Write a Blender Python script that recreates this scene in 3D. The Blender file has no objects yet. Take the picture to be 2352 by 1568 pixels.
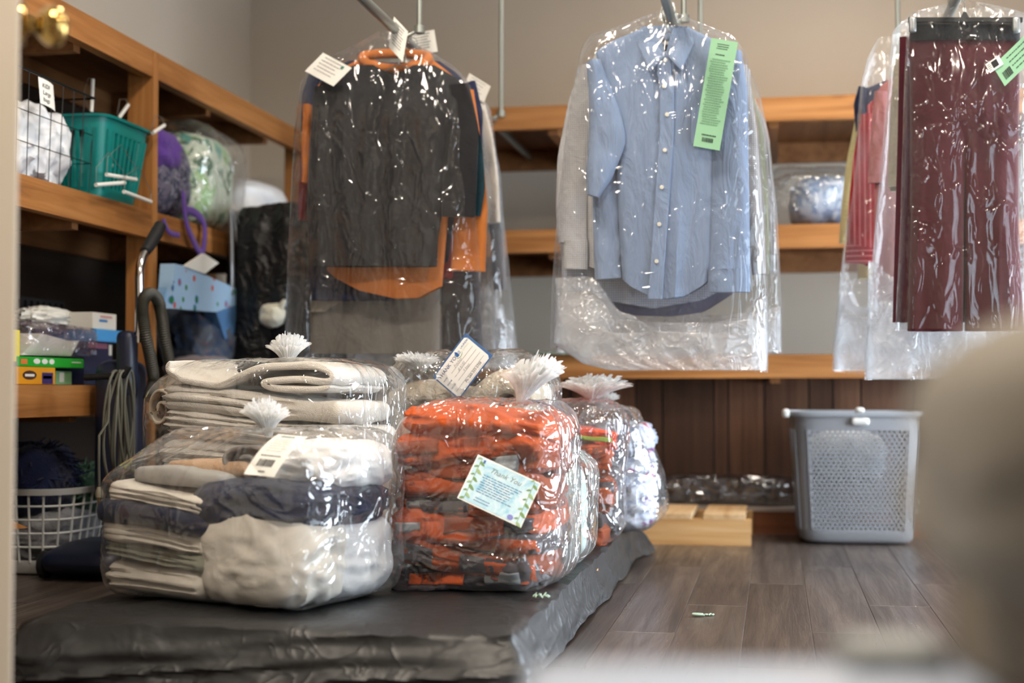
import bpy, bmesh, math, random
import numpy as np
from mathutils import Vector, Matrix, Euler
random.seed(7)
np.random.seed(7)
scene = bpy.context.scene
COL = scene.collection

# ------------------------------------------------------------------ camera
CAM_H = 0.541
cam_d = bpy.data.cameras.new('camera')
cam = bpy.data.objects.new('camera', cam_d)
COL.objects.link(cam)
cam.location = (0, 0, CAM_H)
cam.rotation_euler = (math.radians(90 + 1.95), 0, math.radians(10.47))
cam_d.lens = 50
cam_d.sensor_width = 36
cam_d.clip_start = 0.05
cam_d.dof.use_dof = True
cam_d.dof.focus_distance = 3.38
cam_d.dof.aperture_fstop = 2.0
scene.camera = cam
R_CAM = cam.rotation_euler.to_matrix()
F_PX = 50 / 36 * 2352

# ------------------------------------------------------------------ world, light, exposure
world = bpy.data.worlds.new('World')
scene.world = world
world.use_nodes = True
wbg = world.node_tree.nodes['Background']
wbg.inputs[0].default_value = (0.62, 0.78, 1.0, 1)
wbg.inputs[1].default_value = 0.5


def area(name, loc, rot, sx, sy, power, col):
    d = bpy.data.lights.new(name, 'AREA')
    d.shape = 'RECTANGLE'
    d.size, d.size_y = sx, sy
    d.energy = power
    d.color = col
    o = bpy.data.objects.new(name, d)
    COL.objects.link(o)
    o.location = loc
    o.rotation_euler = rot
    return o


# daylight coming in through the window of the right-hand wall
area('window_daylight', (1.93, 4.55, 0.85), (0, math.radians(90), 0), 1.4, 2.3, 240, (0.78, 0.89, 1.0))
area('near_window_daylight', (1.93, 1.50, 0.95), (0, math.radians(90), 0), 1.6, 2.0, 65, (0.76, 0.88, 1.0))
# warm ceiling lamps (their housings are built with the ceiling)
LAMPS = [(-0.7, 1.0, 2.66), (1.0, 1.3, 2.66), (-0.9, 3.0, 2.66), (0.75, 3.3, 2.66), (0.3, 5.1, 2.66)]
for i, p in enumerate(LAMPS):
    area('ceiling_lamp_light', (p[0], p[1], p[2] - 0.035), (0, 0, 0), 0.34, 0.34, (84, 54, 40, 32, 36)[i], (1.0, 0.88, 0.74))

vs = scene.view_settings
vs.view_transform = 'Standard'
vs.look = 'None'
vs.gamma = 1.0
vs.exposure = -0.38
vs.use_curve_mapping = False
cy = scene.cycles
cy.use_denoising = True
cy.max_bounces = 5
cy.diffuse_bounces = 2
cy.glossy_bounces = 2
cy.transmission_bounces = 4
cy.transparent_max_bounces = 14
cy.use_adaptive_sampling = True
cy.adaptive_threshold = 0.2
cy.use_light_tree = False
cy.sample_clamp_indirect = 4.0
cy.caustics_reflective = False
cy.caustics_refractive = False

# ------------------------------------------------------------------ pixel rays (photo pixels -> points on real planes)


def ray(px, py):
    return R_CAM @ Vector(((px - 1176) / F_PX, -(py - 784) / F_PX, -1))


def at(px, py, Y):
    d = ray(px, py)
    s = Y / d.y
    return Vector((d.x * s, Y, CAM_H + d.z * s))


def atX(px, py, X):
    d = ray(px, py)
    s = X / d.x
    return Vector((X, d.y * s, CAM_H + d.z * s))


def atZ(px, py, Z):
    d = ray(px, py)
    s = (Z - CAM_H) / d.z
    return Vector((d.x * s, d.y * s, Z))


# ------------------------------------------------------------------ noise
def _hash(i, j, k, s):
    v = np.sin(i * 127.1 + j * 311.7 + k * 74.7 + s * 53.3) * 43758.5453
    return v - np.floor(v)


def vn(p, seed=0):
    p = np.asarray(p, float)
    i = np.floor(p)
    f = p - i
    f = f * f * (3 - 2 * f)
    x, y, z = i[..., 0], i[..., 1], i[..., 2]
    out = 0
    for a in (0, 1):
        for b in (0, 1):
            for c in (0, 1):
                w = (f[..., 0] if a else 1 - f[..., 0]) * (f[..., 1] if b else 1 - f[..., 1]) * (f[..., 2] if c else 1 - f[..., 2])
                out = out + w * _hash(x + a, y + b, z + c, seed)
    return out * 2 - 1


def fbm(p, seed=0, octv=3):
    o = 0
    a = 1.0
    q = np.asarray(p, float)
    for k in range(octv):
        o = o + a * vn(q * (2 ** k) + 17.3 * k, seed + k)
        a *= 0.5
    return o


def ridge(p, seed=0, octv=2):
    o = 0
    a = 1.0
    q = np.asarray(p, float)
    for k in range(octv):
        o = o + a * (1 - 2 * np.abs(vn(q * (2 ** k) + 9.1 * k, seed + k)))
        a *= 0.5
    return o


# ------------------------------------------------------------------ mesh building
ORG = {}


class MB:
    def __init__(self):
        self.v = []
        self.f = []
        self.n = 0
        self.mi = []

    def add(self, v, f, m=0):
        v = np.asarray(v, float).reshape(-1, 3)
        off = self.n
        self.v.append(v)
        self.n += len(v)
        self.f.extend([tuple(int(i) + off for i in q) for q in f])
        self.mi.extend([m] * len(f))
        return self

    def box(self, c, s, rz=0, rx=0, ry=0, m=0):
        M = Euler((rx, ry, rz)).to_matrix()
        v = [Vector(c) + M @ Vector((a * s[0] / 2, b * s[1] / 2, d * s[2] / 2)) for a in (-1, 1) for b in (-1, 1) for d in (-1, 1)]
        return self.add([tuple(p) for p in v], [(0, 1, 3, 2), (4, 6, 7, 5), (0, 4, 5, 1), (2, 3, 7, 6), (0, 2, 6, 4), (1, 5, 7, 3)], m)

    def bar(self, p, q, w, h=None):
        """rectangular bar between two points"""
        p, q = Vector(p), Vector(q)
        d = (q - p).normalized()
        up = Vector((0, 0, 1)) if abs(d.z) < 0.9 else Vector((0, 1, 0))
        s = d.cross(up).normalized()
        u = s.cross(d)
        h = h or w
        v = []
        for e in (p, q):
            for a, b in ((-1, -1), (1, -1), (1, 1), (-1, 1)):
                v.append(tuple(e + s * a * w / 2 + u * b * h / 2))
        return self.add(v, [(0, 3, 2, 1), (4, 5, 6, 7), (0, 1, 5, 4), (1, 2, 6, 5), (2, 3, 7, 6), (3, 0, 4, 7)])

    def tube(self, pts, r, n=8, closed=False, cap=True):
        pts = [Vector(p) for p in pts]
        N = len(pts)
        rr = r if hasattr(r, '__len__') else [r] * N
        rings = []
        prev = None
        for i, p in enumerate(pts):
            if closed:
                d = (pts[(i + 1) % N] - pts[i - 1]).normalized()
            else:
                d = (pts[min(i + 1, N - 1)] - pts[max(i - 1, 0)]).normalized()
            if prev is None:
                a = Vector((0, 0, 1)) if abs(d.z) < 0.9 else Vector((1, 0, 0))
                s = d.cross(a).normalized()
            else:
                s = (prev - d * prev.dot(d))
                s = s.normalized() if s.length > 1e-6 else d.orthogonal().normalized()
            prev = s
            u = d.cross(s)
            rings.append([p + (s * math.cos(2 * math.pi * k / n) + u * math.sin(2 * math.pi * k / n)) * rr[i] for k in range(n)])
        v = [tuple(q) for g in rings for q in g]
        f = []
        for i in range(N if closed else N - 1):
            j = (i + 1) % N
            for k in range(n):
                f.append((i * n + k, i * n + (k + 1) % n, j * n + (k + 1) % n, j * n + k))
        if cap and not closed:
            f.append(tuple(range(n))[::-1])
            f.append(tuple((N - 1) * n + k for k in range(n)))
        return self.add(v, f)

    def loft(self, rings, closed=True, cap0=False, cap1=False, m=0):
        rings = np.asarray(rings, float)
        N, n, _ = rings.shape
        f = []
        for i in range(N - 1):
            for k in range(n if closed else n - 1):
                k2 = (k + 1) % n
                f.append((i * n + k, i * n + k2, (i + 1) * n + k2, (i + 1) * n + k))
        if cap0:
            f.append(tuple(range(n))[::-1])
        if cap1:
            f.append(tuple((N - 1) * n + k for k in range(n)))
        return self.add(rings.reshape(-1, 3), f, m)

    def lathe(self, prof, c=(0, 0, 0), n=24):
        rings = []
        for r, z in prof:
            rings.append([(c[0] + r * math.cos(2 * math.pi * k / n), c[1] + r * math.sin(2 * math.pi * k / n), c[2] + z) for k in range(n)])
        return self.loft(rings, True, True, True)

    def prism(self, pts, d):
        """closed polygon pts (3D) pushed along vector d"""
        d = np.asarray(d, float)
        p = np.asarray(pts, float)
        n = len(p)
        v = np.vstack([p, p + d])
        f = [tuple(range(n))[::-1], tuple(range(n, 2 * n))] + [(i, (i + 1) % n, n + (i + 1) % n, n + i) for i in range(n)]
        return self.add(v, f)

    def build(self, name, mat, parent=None, loc=None, smooth=True, kind=None):
        v = np.vstack(self.v)
        if parent is not None:
            org = ORG[parent.name]
        elif loc is not None:
            org = np.array(loc, float)
        else:
            org = np.array([(v[:, 0].min() + v[:, 0].max()) / 2, (v[:, 1].min() + v[:, 1].max()) / 2, v[:, 2].min()])
        me = bpy.data.meshes.new(name)
        me.from_pydata((v - org).tolist(), [], self.f)
        mats = mat if isinstance(mat, (list, tuple)) else [mat]
        for m in mats:
            me.materials.append(m)
        if len(mats) > 1:
            me.polygons.foreach_set('material_index', self.mi)
        if smooth:
            me.polygons.foreach_set('use_smooth', [True] * len(me.polygons))
            try:
                me.set_sharp_from_angle(angle=math.radians(50))
            except Exception:
                pass
        me.update()
        o = bpy.data.objects.new(name, me)
        COL.objects.link(o)
        if parent is not None:
            o.parent = parent
        else:
            o.location = org
        ORG[o.name] = np.array(org, float)
        if kind:
            o['kind'] = kind
        return o


def thing(name, label, cat, loc, group=None):
    o = bpy.data.objects.new(name, None)
    o.empty_display_size = 0.05
    COL.objects.link(o)
    o.location = loc
    ORG[o.name] = np.array(loc, float)
    return tag(o, label, cat, group)


def tag(o, label, cat, group=None):
    o['label'] = label
    o['category'] = cat
    if group:
        o['group'] = group
    return o


# rounded, evenly subdivided box -> verts, faces (centre at 0)
def rbox(s, r, n=(12, 12, 12)):
    s = np.array(s, float) / 2
    r = min(r, s.min() * 0.999)

    def ax(h, k):
        if r <= 0:
            return np.linspace(-h, h, k + 1)
        m = max(2, k // 4)
        e = r * (1 - np.cos(np.linspace(0, np.pi / 2, m + 1)))[1:-1] if m > 1 else np.array([])
        inner = np.linspace(-(h - r), h - r, max(2, k - 2 * m + 1))
        return np.concatenate([[-h], -h + e * 1.0, inner, (h - e)[::-1], [h]])
    A = [ax(s[i], n[i]) for i in range(3)]
    vid = {}
    V = []
    F = []

    def idx(p):
        key = tuple(np.round(p, 6))
        if key not in vid:
            vid[key] = len(V)
            V.append(p)
        return vid[key]
    for d in range(3):
        a, b = [(1, 2), (2, 0), (0, 1)][d]
        for sg in (-1, 1):
            G = []
            for x in A[a]:
                row = []
                for y in A[b]:
                    p = [0, 0, 0]
                    p[d] = sg * s[d]
                    p[a] = x
                    p[b] = y
                    row.append(idx(p))
                G.append(row)
            for i in range(len(G) - 1):
                for j in range(len(G[0]) - 1):
                    q = (G[i][j], G[i + 1][j], G[i + 1][j + 1], G[i][j + 1])
                    F.append(q if sg > 0 else q[::-1])
    V = np.array(V)
    q = np.clip(V, -(s - r), s - r)
    d = V - q
    L = np.linalg.norm(d, axis=1, keepdims=True)
    L[L < 1e-9] = 1
    V2 = np.where(np.abs(d).sum(1, keepdims=True) > 1e-9, q + r * d / L, V)
    return V2, F


def rotz(v, a):
    c, s = math.cos(a), math.sin(a)
    v = np.asarray(v, float)
    o = v.copy()
    o[:, 0] = c * v[:, 0] - s * v[:, 1]
    o[:, 1] = s * v[:, 0] + c * v[:, 1]
    return o


def vnormals(v, f):
    v = np.asarray(v, float)
    n = np.zeros_like(v)
    for k in (3, 4):
        q = np.array([x for x in f if len(x) == k])
        if len(q):
            fn = np.cross(v[q[:, 1]] - v[q[:, 0]], v[q[:, 2]] - v[q[:, 0]])
            for j in range(k):
                np.add.at(n, q[:, j], fn)
    L = np.linalg.norm(n, axis=1, keepdims=True)
    L[L < 1e-12] = 1
    return n / L


def crumple(size, amp, freq, seed, n=26, k=3.2, fine=0.25):
    """bundled cloth: superellipsoid with pinched folds"""
    th = np.linspace(0.02, math.pi - 0.02, n)
    ph = np.linspace(0, 2 * math.pi, 2 * n, endpoint=False)
    T, P = np.meshgrid(th, ph, indexing='ij')
    d = np.stack([np.sin(T) * np.cos(P), np.sin(T) * np.sin(P), np.cos(T)], -1)
    rad = (np.abs(d) ** k).sum(-1) ** (-1 / k)
    p = d * rad[..., None]
    w = p + 0.35 * np.stack([vn(p * 1.7 + 3, seed), vn(p * 1.7 + 11, seed + 1), vn(p * 1.7 + 23, seed + 2)], -1)
    disp = ridge(w * freq, seed, 2) * amp + fbm(p * freq * 3, seed + 5, 2) * amp * fine
    p = (p + d * disp[..., None]) * (np.array(size) / 2)
    return p  # rings (n, 2n, 3)


# ------------------------------------------------------------------ materials
def lin(c):
    c = np.array(c[:3], float) / 255
    return tuple(np.where(c <= 0.04045, c / 12.92, ((c + 0.055) / 1.055) ** 2.4)) + (1,)


class NT:
    def __init__(self, name):
        self.m = bpy.data.materials.new(name)
        self.m.use_nodes = True
        self.t = self.m.node_tree
        self.t.nodes.clear()
        self.out = self.n('OutputMaterial')
        self._tc = None

    def n(self, typ, **kw):
        x = self.t.nodes.new('ShaderNode' + typ)
        for k, v in kw.items():
            if k.startswith('_'):
                setattr(x, k[1:], v)
            else:
                key = int(k[1:]) if k[0] == 'i' and k[1:].isdigit() else k.replace('__', ' ')
                if hasattr(v, 'is_output'):
                    self.t.links.new(v, x.inputs[key])
                else:
                    x.inputs[key].default_value = v
        return x

    def link(self, a, b):
        self.t.links.new(a, b)

    def co(self, kind='Object'):
        if self._tc is None:
            self._tc = self.n('TexCoord')
        return self._tc.outputs[kind]

    def mapping(self, scale, rot=(0, 0, 0), kind='Object'):
        return self.n('Mapping', Vector=self.co(kind), Scale=scale, Rotation=rot).outputs[0]

    def noise(self, scale, vec=None, detail=3, rough=0.55, dist=0.0):
        return self.n('TexNoise', Vector=vec if vec is not None else self.co(), Scale=scale, Detail=detail, Roughness=rough, Distortion=dist).outputs[0]

    def ramp(self, fac, stops):
        r = self.n('ValToRGB', Fac=fac)
        e = r.color_ramp.elements
        while len(e) > 1:
            e.remove(e[-1])
        e[0].position = stops[0][0]
        e[0].color = lin(stops[0][1])
        for p, c in stops[1:]:
            x = e.new(p)
            x.color = lin(c)
        return r.outputs[0]

    def mix(self, fac, a, b, blend='MIX'):
        x = self.n('Mix', _data_type='RGBA', _blend_type=blend)
        for i, v in ((0, fac), (6, a), (7, b)):
            if hasattr(v, 'is_output'):
                self.link(v, x.inputs[i])
            else:
                x.inputs[i].default_value = v
        return x.outputs[2]

    def math(self, op, a, b=0.0, c=None):
        x = self.n('Math', _operation=op)
        for i, v in enumerate((a, b, c)):
            if v is None:
                continue
            if hasattr(v, 'is_output'):
                self.link(v, x.inputs[i])
            else:
                x.inputs[i].default_value = v
        return x.outputs[0]

    def bump(self, h, strength, dist=0.01, normal=None):
        x = self.n('Bump', Height=h, Strength=strength, Distance=dist)
        if normal is not None:
            self.link(normal, x.inputs['Normal'])
        return x.outputs[0]

    def pbsdf(self, color, rough=0.6, normal=None, metal=0.0, spec=0.5, sheen=0.0, trans=0.0):
        p = self.n('BsdfPrincipled')
        for k, v in (('Base Color', color), ('Roughness', rough), ('Metallic', metal), ('Specular IOR Level', spec), ('Sheen Weight', sheen)):
            if hasattr(v, 'is_output'):
                self.link(v, p.inputs[k])
            else:
                p.inputs[k].default_value = v
        if normal is not None:
            self.link(normal, p.inputs['Normal'])
        return p

    def done(self, sh):
        self.link(sh, self.out.inputs[0])
        return self.m


def plain(name, c, rough=0.6, metal=0.0, spec=0.5, var=0.06, vs_=8, bump=0.0, bs=60, emit=None):
    t = NT(name)
    nz = t.noise(vs_, detail=3)
    c0 = np.array(lin(c)[:3])
    col = t.mix(nz, tuple(np.clip(c0 * (1 - var * 2), 0, 1)) + (1,), tuple(np.clip(c0 * (1 + var * 2), 0, 1)) + (1,))
    nm = t.bump(t.noise(bs, detail=4), bump, 0.004) if bump else None
    p = t.pbsdf(col, rough, nm, metal, spec)
    return t.done(p.outputs[0])


def fabric(name, c, c2=None, rough=0.9, bump=0.35, weave=900, fold=28, foldb=0.35, sheen=0.15, var=0.1):
    t = NT(name)
    c0 = np.array(lin(c)[:3])
    ca = tuple(np.clip(c0 * (1 - var), 0, 1)) + (1,)
    cb = lin(c2) if c2 else tuple(np.clip(c0 * (1 + var), 0, 1)) + (1,)
    col = t.mix(t.noise(14, detail=4), ca, cb)
    h1 = t.noise(weave, detail=1)
    h2 = t.noise(fold, detail=3, dist=0.6)
    nm = t.bump(h2, foldb, 0.02)
    nm = t.bump(h1, bump, 0.002, nm)
    p = t.pbsdf(col, rough, nm, 0, 0.25, sheen)
    return t.done(p.outputs[0])


def stripes(name, ca, cb, axis='X', freq=300, duty=0.5, axis2=None, freq2=None, rough=0.85, fold=20, foldb=0.3, cc=None):
    """woven stripe or check on a cloth, in metres"""
    t = NT(name)
    sep = t.n('SeparateXYZ', Vector=t.co())
    i = 'XYZ'.index(axis)
    s = t.math('GREATER_THAN', t.math('FRACT', t.math('MULTIPLY', sep.outputs[i], freq)), duty)
    if axis2:
        s2 = t.math('GREATER_THAN', t.math('FRACT', t.math('MULTIPLY', sep.outputs['XYZ'.index(axis2)], freq2 or freq)), duty)
        fac = t.math('MULTIPLY', t.math('ADD', s, s2), 0.5)
    else:
        fac = s
    col = t.mix(fac, lin(ca), lin(cb))
    nm = t.bump(t.noise(fold, detail=3, dist=0.6), foldb, 0.02)
    p = t.pbsdf(col, rough, nm, 0, 0.25, 0.1)
    return t.done(p.outputs[0])


def wood(name, axis, cs, scale=1.0, rough=0.55, knots=True, rand=0.0):
    t = NT(name)
    sc = {'X': (1.2, 26, 26), 'Y': (26, 1.2, 26), 'Z': (26, 26, 1.2)}[axis]
    sc = tuple(k * scale for k in sc)
    v = t.mapping(sc)
    g = t.noise(1.0, v, 5, 0.6, 1.2)
    g2 = t.noise(0.35, v, 3, 0.5, 2.0)
    f = t.math('ADD', t.math('MULTIPLY', g, 0.6), t.math('MULTIPLY', g2, 0.45))
    col = t.ramp(f, [(0.3, cs[0]), (0.5, cs[1]), (0.72, cs[2])])
    if knots:
        kn = t.n('TexVoronoi', Vector=t.mapping({'X': (3, 11, 11), 'Y': (11, 3, 11), 'Z': (11, 11, 3)}[axis]), Scale=1.0)
        k = t.n('MapRange', Value=kn.outputs['Distance'], i1=0.05, i2=0.13, i3=1.0, i4=0.0).outputs[0]
        col = t.mix(t.math('MULTIPLY', k, 0.55), col, lin(cs[0]))
    if rand:
        oi = t.n('ObjectInfo').outputs['Random']
        col = t.mix(1.0, col, t.ramp(oi, [(0, [int(255 * (1 - rand))] * 3), (1, (255, 255, 255))]), 'MULTIPLY')
    nm = t.bump(g, 0.25, 0.004)
    p = t.pbsdf(col, rough, nm, 0, 0.3)
    return t.done(p.outputs[0])


def film(name, haze=0.07, edge=0.35, gloss=1.0, base=0.03, rough=0.1, scale=16, strength=0.55, stretch=(1, 1, 1), tint=(240, 246, 250), clear=0.97, fine=90, fines=0.12):
    """clear polythene: see-through, with reflections broken up by creases and a milky edge"""
    t = NT(name)
    v = t.mapping(stretch)
    h = t.noise(scale * 0.55, v, 1, 0.5, 0.6)
    n_ = t.math('ABSOLUTE', t.math('SUBTRACT', t.noise(scale * 0.7, v, 2, 0.6, 0.9), 0.5))
    cr = t.math('POWER', t.math('SUBTRACT', 1.0, t.math('MULTIPLY', n_, 2.0)), 12.0)
    nm = t.bump(t.math('ADD', h, t.math('MULTIPLY', cr, 0.5)), strength, 0.03)
    lw = t.n('LayerWeight', Blend=0.5).outputs['Facing']
    fr = t.math('MULTIPLY_ADD', t.math('POWER', lw, 4.0), 0.8, 0.045)
    g = t.math('MINIMUM', t.math('MULTIPLY_ADD', fr, gloss, base), 0.85)
    hz = t.math('MULTIPLY_ADD', t.math('POWER', lw, 2.5), edge, haze)
    hz = t.math('MULTIPLY', hz, t.n('MapRange', Value=h, i1=0.3, i2=0.7, i3=0.45, i4=1.5).outputs[0])
    hz = t.math('MINIMUM', hz, 0.92)
    tr = t.n('BsdfTransparent', Color=(clear, clear, clear, 1))
    gl = t.n('BsdfGlossy', Color=(1, 1, 1, 1), Roughness=rough, Normal=nm)
    df = t.n('BsdfDiffuse', Color=lin(tint), Normal=nm)
    tl = t.n('BsdfTranslucent', Color=lin(tint), Normal=nm)
    dm = t.n('MixShader', Fac=0.45, i1=df.outputs[0], i2=tl.outputs[0])
    m1 = t.n('MixShader', Fac=hz, i1=tr.outputs[0], i2=dm.outputs[0])
    m2 = t.n('MixShader', Fac=g, i1=m1.outputs[0], i2=gl.outputs[0])
    return t.done(m2.outputs[0])


def blotch(name, base, spots, scale=40, rough=0.8, thr=0.58, foldb=0.3):
    """printed cloth with patches of several colours"""
    t = NT(name)
    col = lin(base)
    for k, (c, s, th) in enumerate(spots):
        nz = t.noise(s, t.n('Mapping', Vector=t.co(), Location=(k * 3.1, k * 1.7, k * 5.3)).outputs[0], 3, 0.6, 0.8)
        f = t.n('MapRange', Value=nz, i1=th, i2=th + 0.05).outputs[0]
        col = t.mix(f, col, lin(c))
    nm = t.bump(t.noise(24, detail=3, dist=0.6), foldb, 0.02)
    return t.done(t.pbsdf(col, rough, nm, 0, 0.3, 0.05).outputs[0])


M = {}
M['wall'] = plain('wall_paint', (188, 176, 160), 0.85, var=0.015, vs_=2, bump=0.08, bs=220)
M['ceil'] = plain('ceiling_paint', (205, 196, 182), 0.9, var=0.01)
PINE = [(108, 66, 31), (154, 101, 52), (182, 128, 76)]
for a in 'XYZ':
    M['pine' + a] = wood('pine_along_' + a, a, PINE)
M['ply'] = wood('plywood', 'Y', [(96, 60, 32), (128, 84, 48), (150, 104, 64)], 0.6, knots=False)
M['pal'] = wood('pallet_wood_x', 'X', [(176, 122, 66), (208, 160, 104), (226, 186, 136)])
M['palY'] = wood('pallet_wood_y', 'Y', [(176, 128, 80), (214, 174, 126), (232, 202, 160)])
M['panel'] = wood('brown_panelling', 'Z', [(54, 34, 23), (88, 57, 39), (112, 78, 56)], 0.8, 0.5, False, 0.35)
M['plinth'] = wood('reddish_board', 'X', [(96, 54, 32), (132, 78, 50), (150, 94, 62)])
M['steel'] = plain('galvanised_steel', (150, 156, 152), 0.35, 0.9, var=0.05, vs_=30)
M['chrome'] = plain('chrome', (215, 215, 215), 0.12, 1.0, var=0.01)
M['brass'] = plain('brass', (172, 142, 84), 0.16, 1.0, var=0.03)
M['white_pl'] = plain('white_plastic', (226, 226, 222), 0.4, var=0.02)
M['paper'] = plain('white_paper', (232, 230, 222), 0.7, var=0.02)
M['black_pl'] = plain('black_plastic', (24, 25, 27), 0.45, var=0.1)
M['wire'] = plain('black_wire', (14, 15, 15), 0.4, 0.3)


def floor_mat():
    t = NT('grey_brown_vinyl_plank')
    oi = t.n('ObjectInfo').outputs['Random']
    off = t.n('CombineXYZ', X=t.math('MULTIPLY', oi, 37.0), Y=t.math('MULTIPLY', oi, 91.0), Z=0.0).outputs[0]
    v0 = t.n('VectorMath', _operation='ADD', i0=t.co(), i1=off).outputs[0]
    v = t.n('Mapping', Vector=v0, Scale=(22, 1.3, 22)).outputs[0]
    g = t.noise(1.0, v, 6, 0.65, 1.6)
    g2 = t.noise(0.4, v, 3, 0.5, 2.5)
    fine = t.noise(6.0, v, 3, 0.6, 0.5)
    f = t.math('ADD', t.math('MULTIPLY', g, 0.55), t.math('MULTIPLY', g2, 0.45))
    col = t.ramp(f, [(0.28, (46, 39, 35)), (0.48, (78, 68, 61)), (0.62, (98, 87, 79)), (0.8, (120, 109, 101))])
    col = t.mix(1.0, col, t.ramp(oi, [(0, (205, 198, 194)), (1, (255, 255, 255))]), 'MULTIPLY')
    h = t.math('ADD', g, t.math('MULTIPLY', fine, 0.6))
    nm = t.bump(h, 0.4, 0.003)
    r = t.n('MapRange', Value=g, i1=0.3, i2=0.7, i3=0.42, i4=0.26).outputs[0]
    return t.done(t.pbsdf(col, r, nm, 0, 0.8).outputs[0])


M['floor'] = floor_mat()
M['groove'] = plain('plank_joint', (120, 108, 98), 0.6)

# ================================================================== THE SETTING
XL, XR, YB, YF, ZC = -2.45, 1.80, 6.40, -1.6, 2.75


def struct(name, mb, mat, smooth=False):
    return mb.build(name, mat, smooth=smooth, kind='structure')


fl = struct('floor', MB().box(((XL + XR) / 2, (YB + YF) / 2, -0.032), (XR - XL, YB - YF, 0.06)), M['groove'])
# individual planks, laid front to back
PW, PL = 0.1495, 1.22
plank_cache = {}
x0 = -0.072 - 0.15 * 16
ci = 0
for i in range(0, 33):
    xa = x0 + i * 0.15
    if xa < XL - 0.001 or xa + 0.15 > XR + 0.1:
        continue
    y = -1.6 + (i * 0.43) % 1.22 - 1.22
    while y < YB:
        a, b = max(y, YF), min(y + PL - 0.002, YB)
        if b - a > 0.03:
            key = (round(b - a, 3))
            vis = b > 1.9
            if vis:
                if key not in plank_cache:
                    mb = MB()
                    hw, hl = PW / 2, (b - a) / 2
                    e = 0.0012
                    ring = [[(-hw, -hl, -0.004), (hw, -hl, -0.004), (hw, hl, -0.004), (-hw, hl, -0.004)],
                            [(-hw, -hl, -e), (hw, -hl, -e), (hw, hl, -e), (-hw, hl, -e)],
                            [(-hw + e, -hl + e, 0), (hw - e, -hl + e, 0), (hw - e, hl - e, 0), (-hw + e, hl - e, 0)]]
                    mb.loft(ring, True, False, True)
                    me = bpy.data.meshes.new('plank')
                    me.from_pydata(np.vstack(mb.v).tolist(), [], mb.f)
                    me.materials.append(M['floor'])
                    plank_cache[key] = me
                o = bpy.data.objects.new('plank', plank_cache[key])
                COL.objects.link(o)
                o.parent = fl
                o.location = Vector((xa + 0.075, (a + b) / 2, 0)) - Vector(ORG[fl.name].tolist())
        y += PL

struct('wall_left', MB().box((XL - 0.05, (YB + YF) / 2, ZC / 2), (0.1, YB - YF + 0.2, ZC)), M['wall'])
struct('wall_back', MB().box(((XL + XR) / 2, YB + 0.05, ZC / 2), (XR - XL, 0.1, ZC)), M['wall'])
struct('wall_front', MB().box(((XL + XR) / 2, YF - 0.05, ZC / 2), (XR - XL, 0.1, ZC)), M['wall'])
struct('ceiling', MB().box(((XL + XR) / 2, (YB + YF) / 2, ZC + 0.05), (XR - XL + 0.2, YB - YF + 0.2, 0.1)), M['ceil'])
wy0, wy1, wz0, wz1 = 3.35, 5.75, 0.12, 1.62
vy0, vy1 = 0.45, 2.55
mb = MB()
for ya_, yb_ in ((YF, vy0), (vy1, wy0), (wy1, YB)):
    mb.box((XR + 0.05, (ya_ + yb_) / 2, ZC / 2), (0.1, yb_ - ya_, ZC))
for ya_, yb_ in ((vy0, vy1), (wy0, wy1)):
    mb.box((XR + 0.05, (ya_ + yb_) / 2, wz0 / 2), (0.1, yb_ - ya_, wz0))
    mb.box((XR + 0.05, (ya_ + yb_) / 2, (wz1 + ZC) / 2), (0.1, yb_ - ya_, ZC - wz1))
struct('wall_right', mb, M['wall'])
for k_, (ya_, yb_) in enumerate(((wy0, wy1), (vy0, vy1))):
    mb = MB()
    for yy in (ya_, yb_, (ya_ + yb_) / 2):
        mb.box((XR + 0.03, yy, (wz0 + wz1) / 2), (0.06, 0.05, wz1 - wz0 + 0.05))
    for zz in (wz0, wz1):
        mb.box((XR + 0.03, (ya_ + yb_) / 2, zz), (0.062, yb_ - ya_, 0.05))
    struct('window_%d' % (k_ + 1), mb, M['white_pl'])
# ceiling lamps
for i, p in enumerate(LAMPS):
    lt = thing('ceiling_light', ['square warm ceiling light nearest the camera above the door', 'square warm ceiling light above the storage bin', 'square warm ceiling light above the covered platform',
                                 'square warm ceiling light between the rails near the window', 'square warm ceiling light close to the back shelf'][i], 'ceiling light', (p[0], p[1], p[2]), 'square ceiling lights')
    MB().box((p[0], p[1], ZC - 0.03), (0.40, 0.40, 0.06)).build('housing', M['white_pl'], lt, smooth=False)
    mb = MB()
    for sx, sy, ax_, ay in ((-1, 0, .03, .40), (1, 0, .03, .40), (0, -1, .40, .03), (0, 1, .40, .03)):
        mb.box((p[0] + sx * 0.185, p[1] + sy * 0.185, ZC - 0.075), (ax_, ay, 0.03))
    mb.build('frame', M['steel'], lt, smooth=False)

# brown panelling behind the low ledge, board by board
pan = struct('wall_panelling', MB().box((0.24, 5.64, 0.31), (3.08, 0.02, 0.62)), M['black_pl'])
x = -1.30
k = 0
while x < 1.60:
    w = (0.105, 0.20, 0.055, 0.14, 0.17, 0.09)[k % 6]
    MB().box((x + w / 2, 5.626, 0.33), (w - 0.007, 0.014, 0.60)).build('panel_board', M['panel'], pan, smooth=False)
    x += w
    k += 1

# ================================================================== SHELVES
FX = -2.0          # front plane of the left-hand shelf
POST_Y = 4.36


def part(name, mat, parent, c, s, **kw):
    return MB().box(c, s, **kw).build(name, mat, parent, smooth=False)


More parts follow.
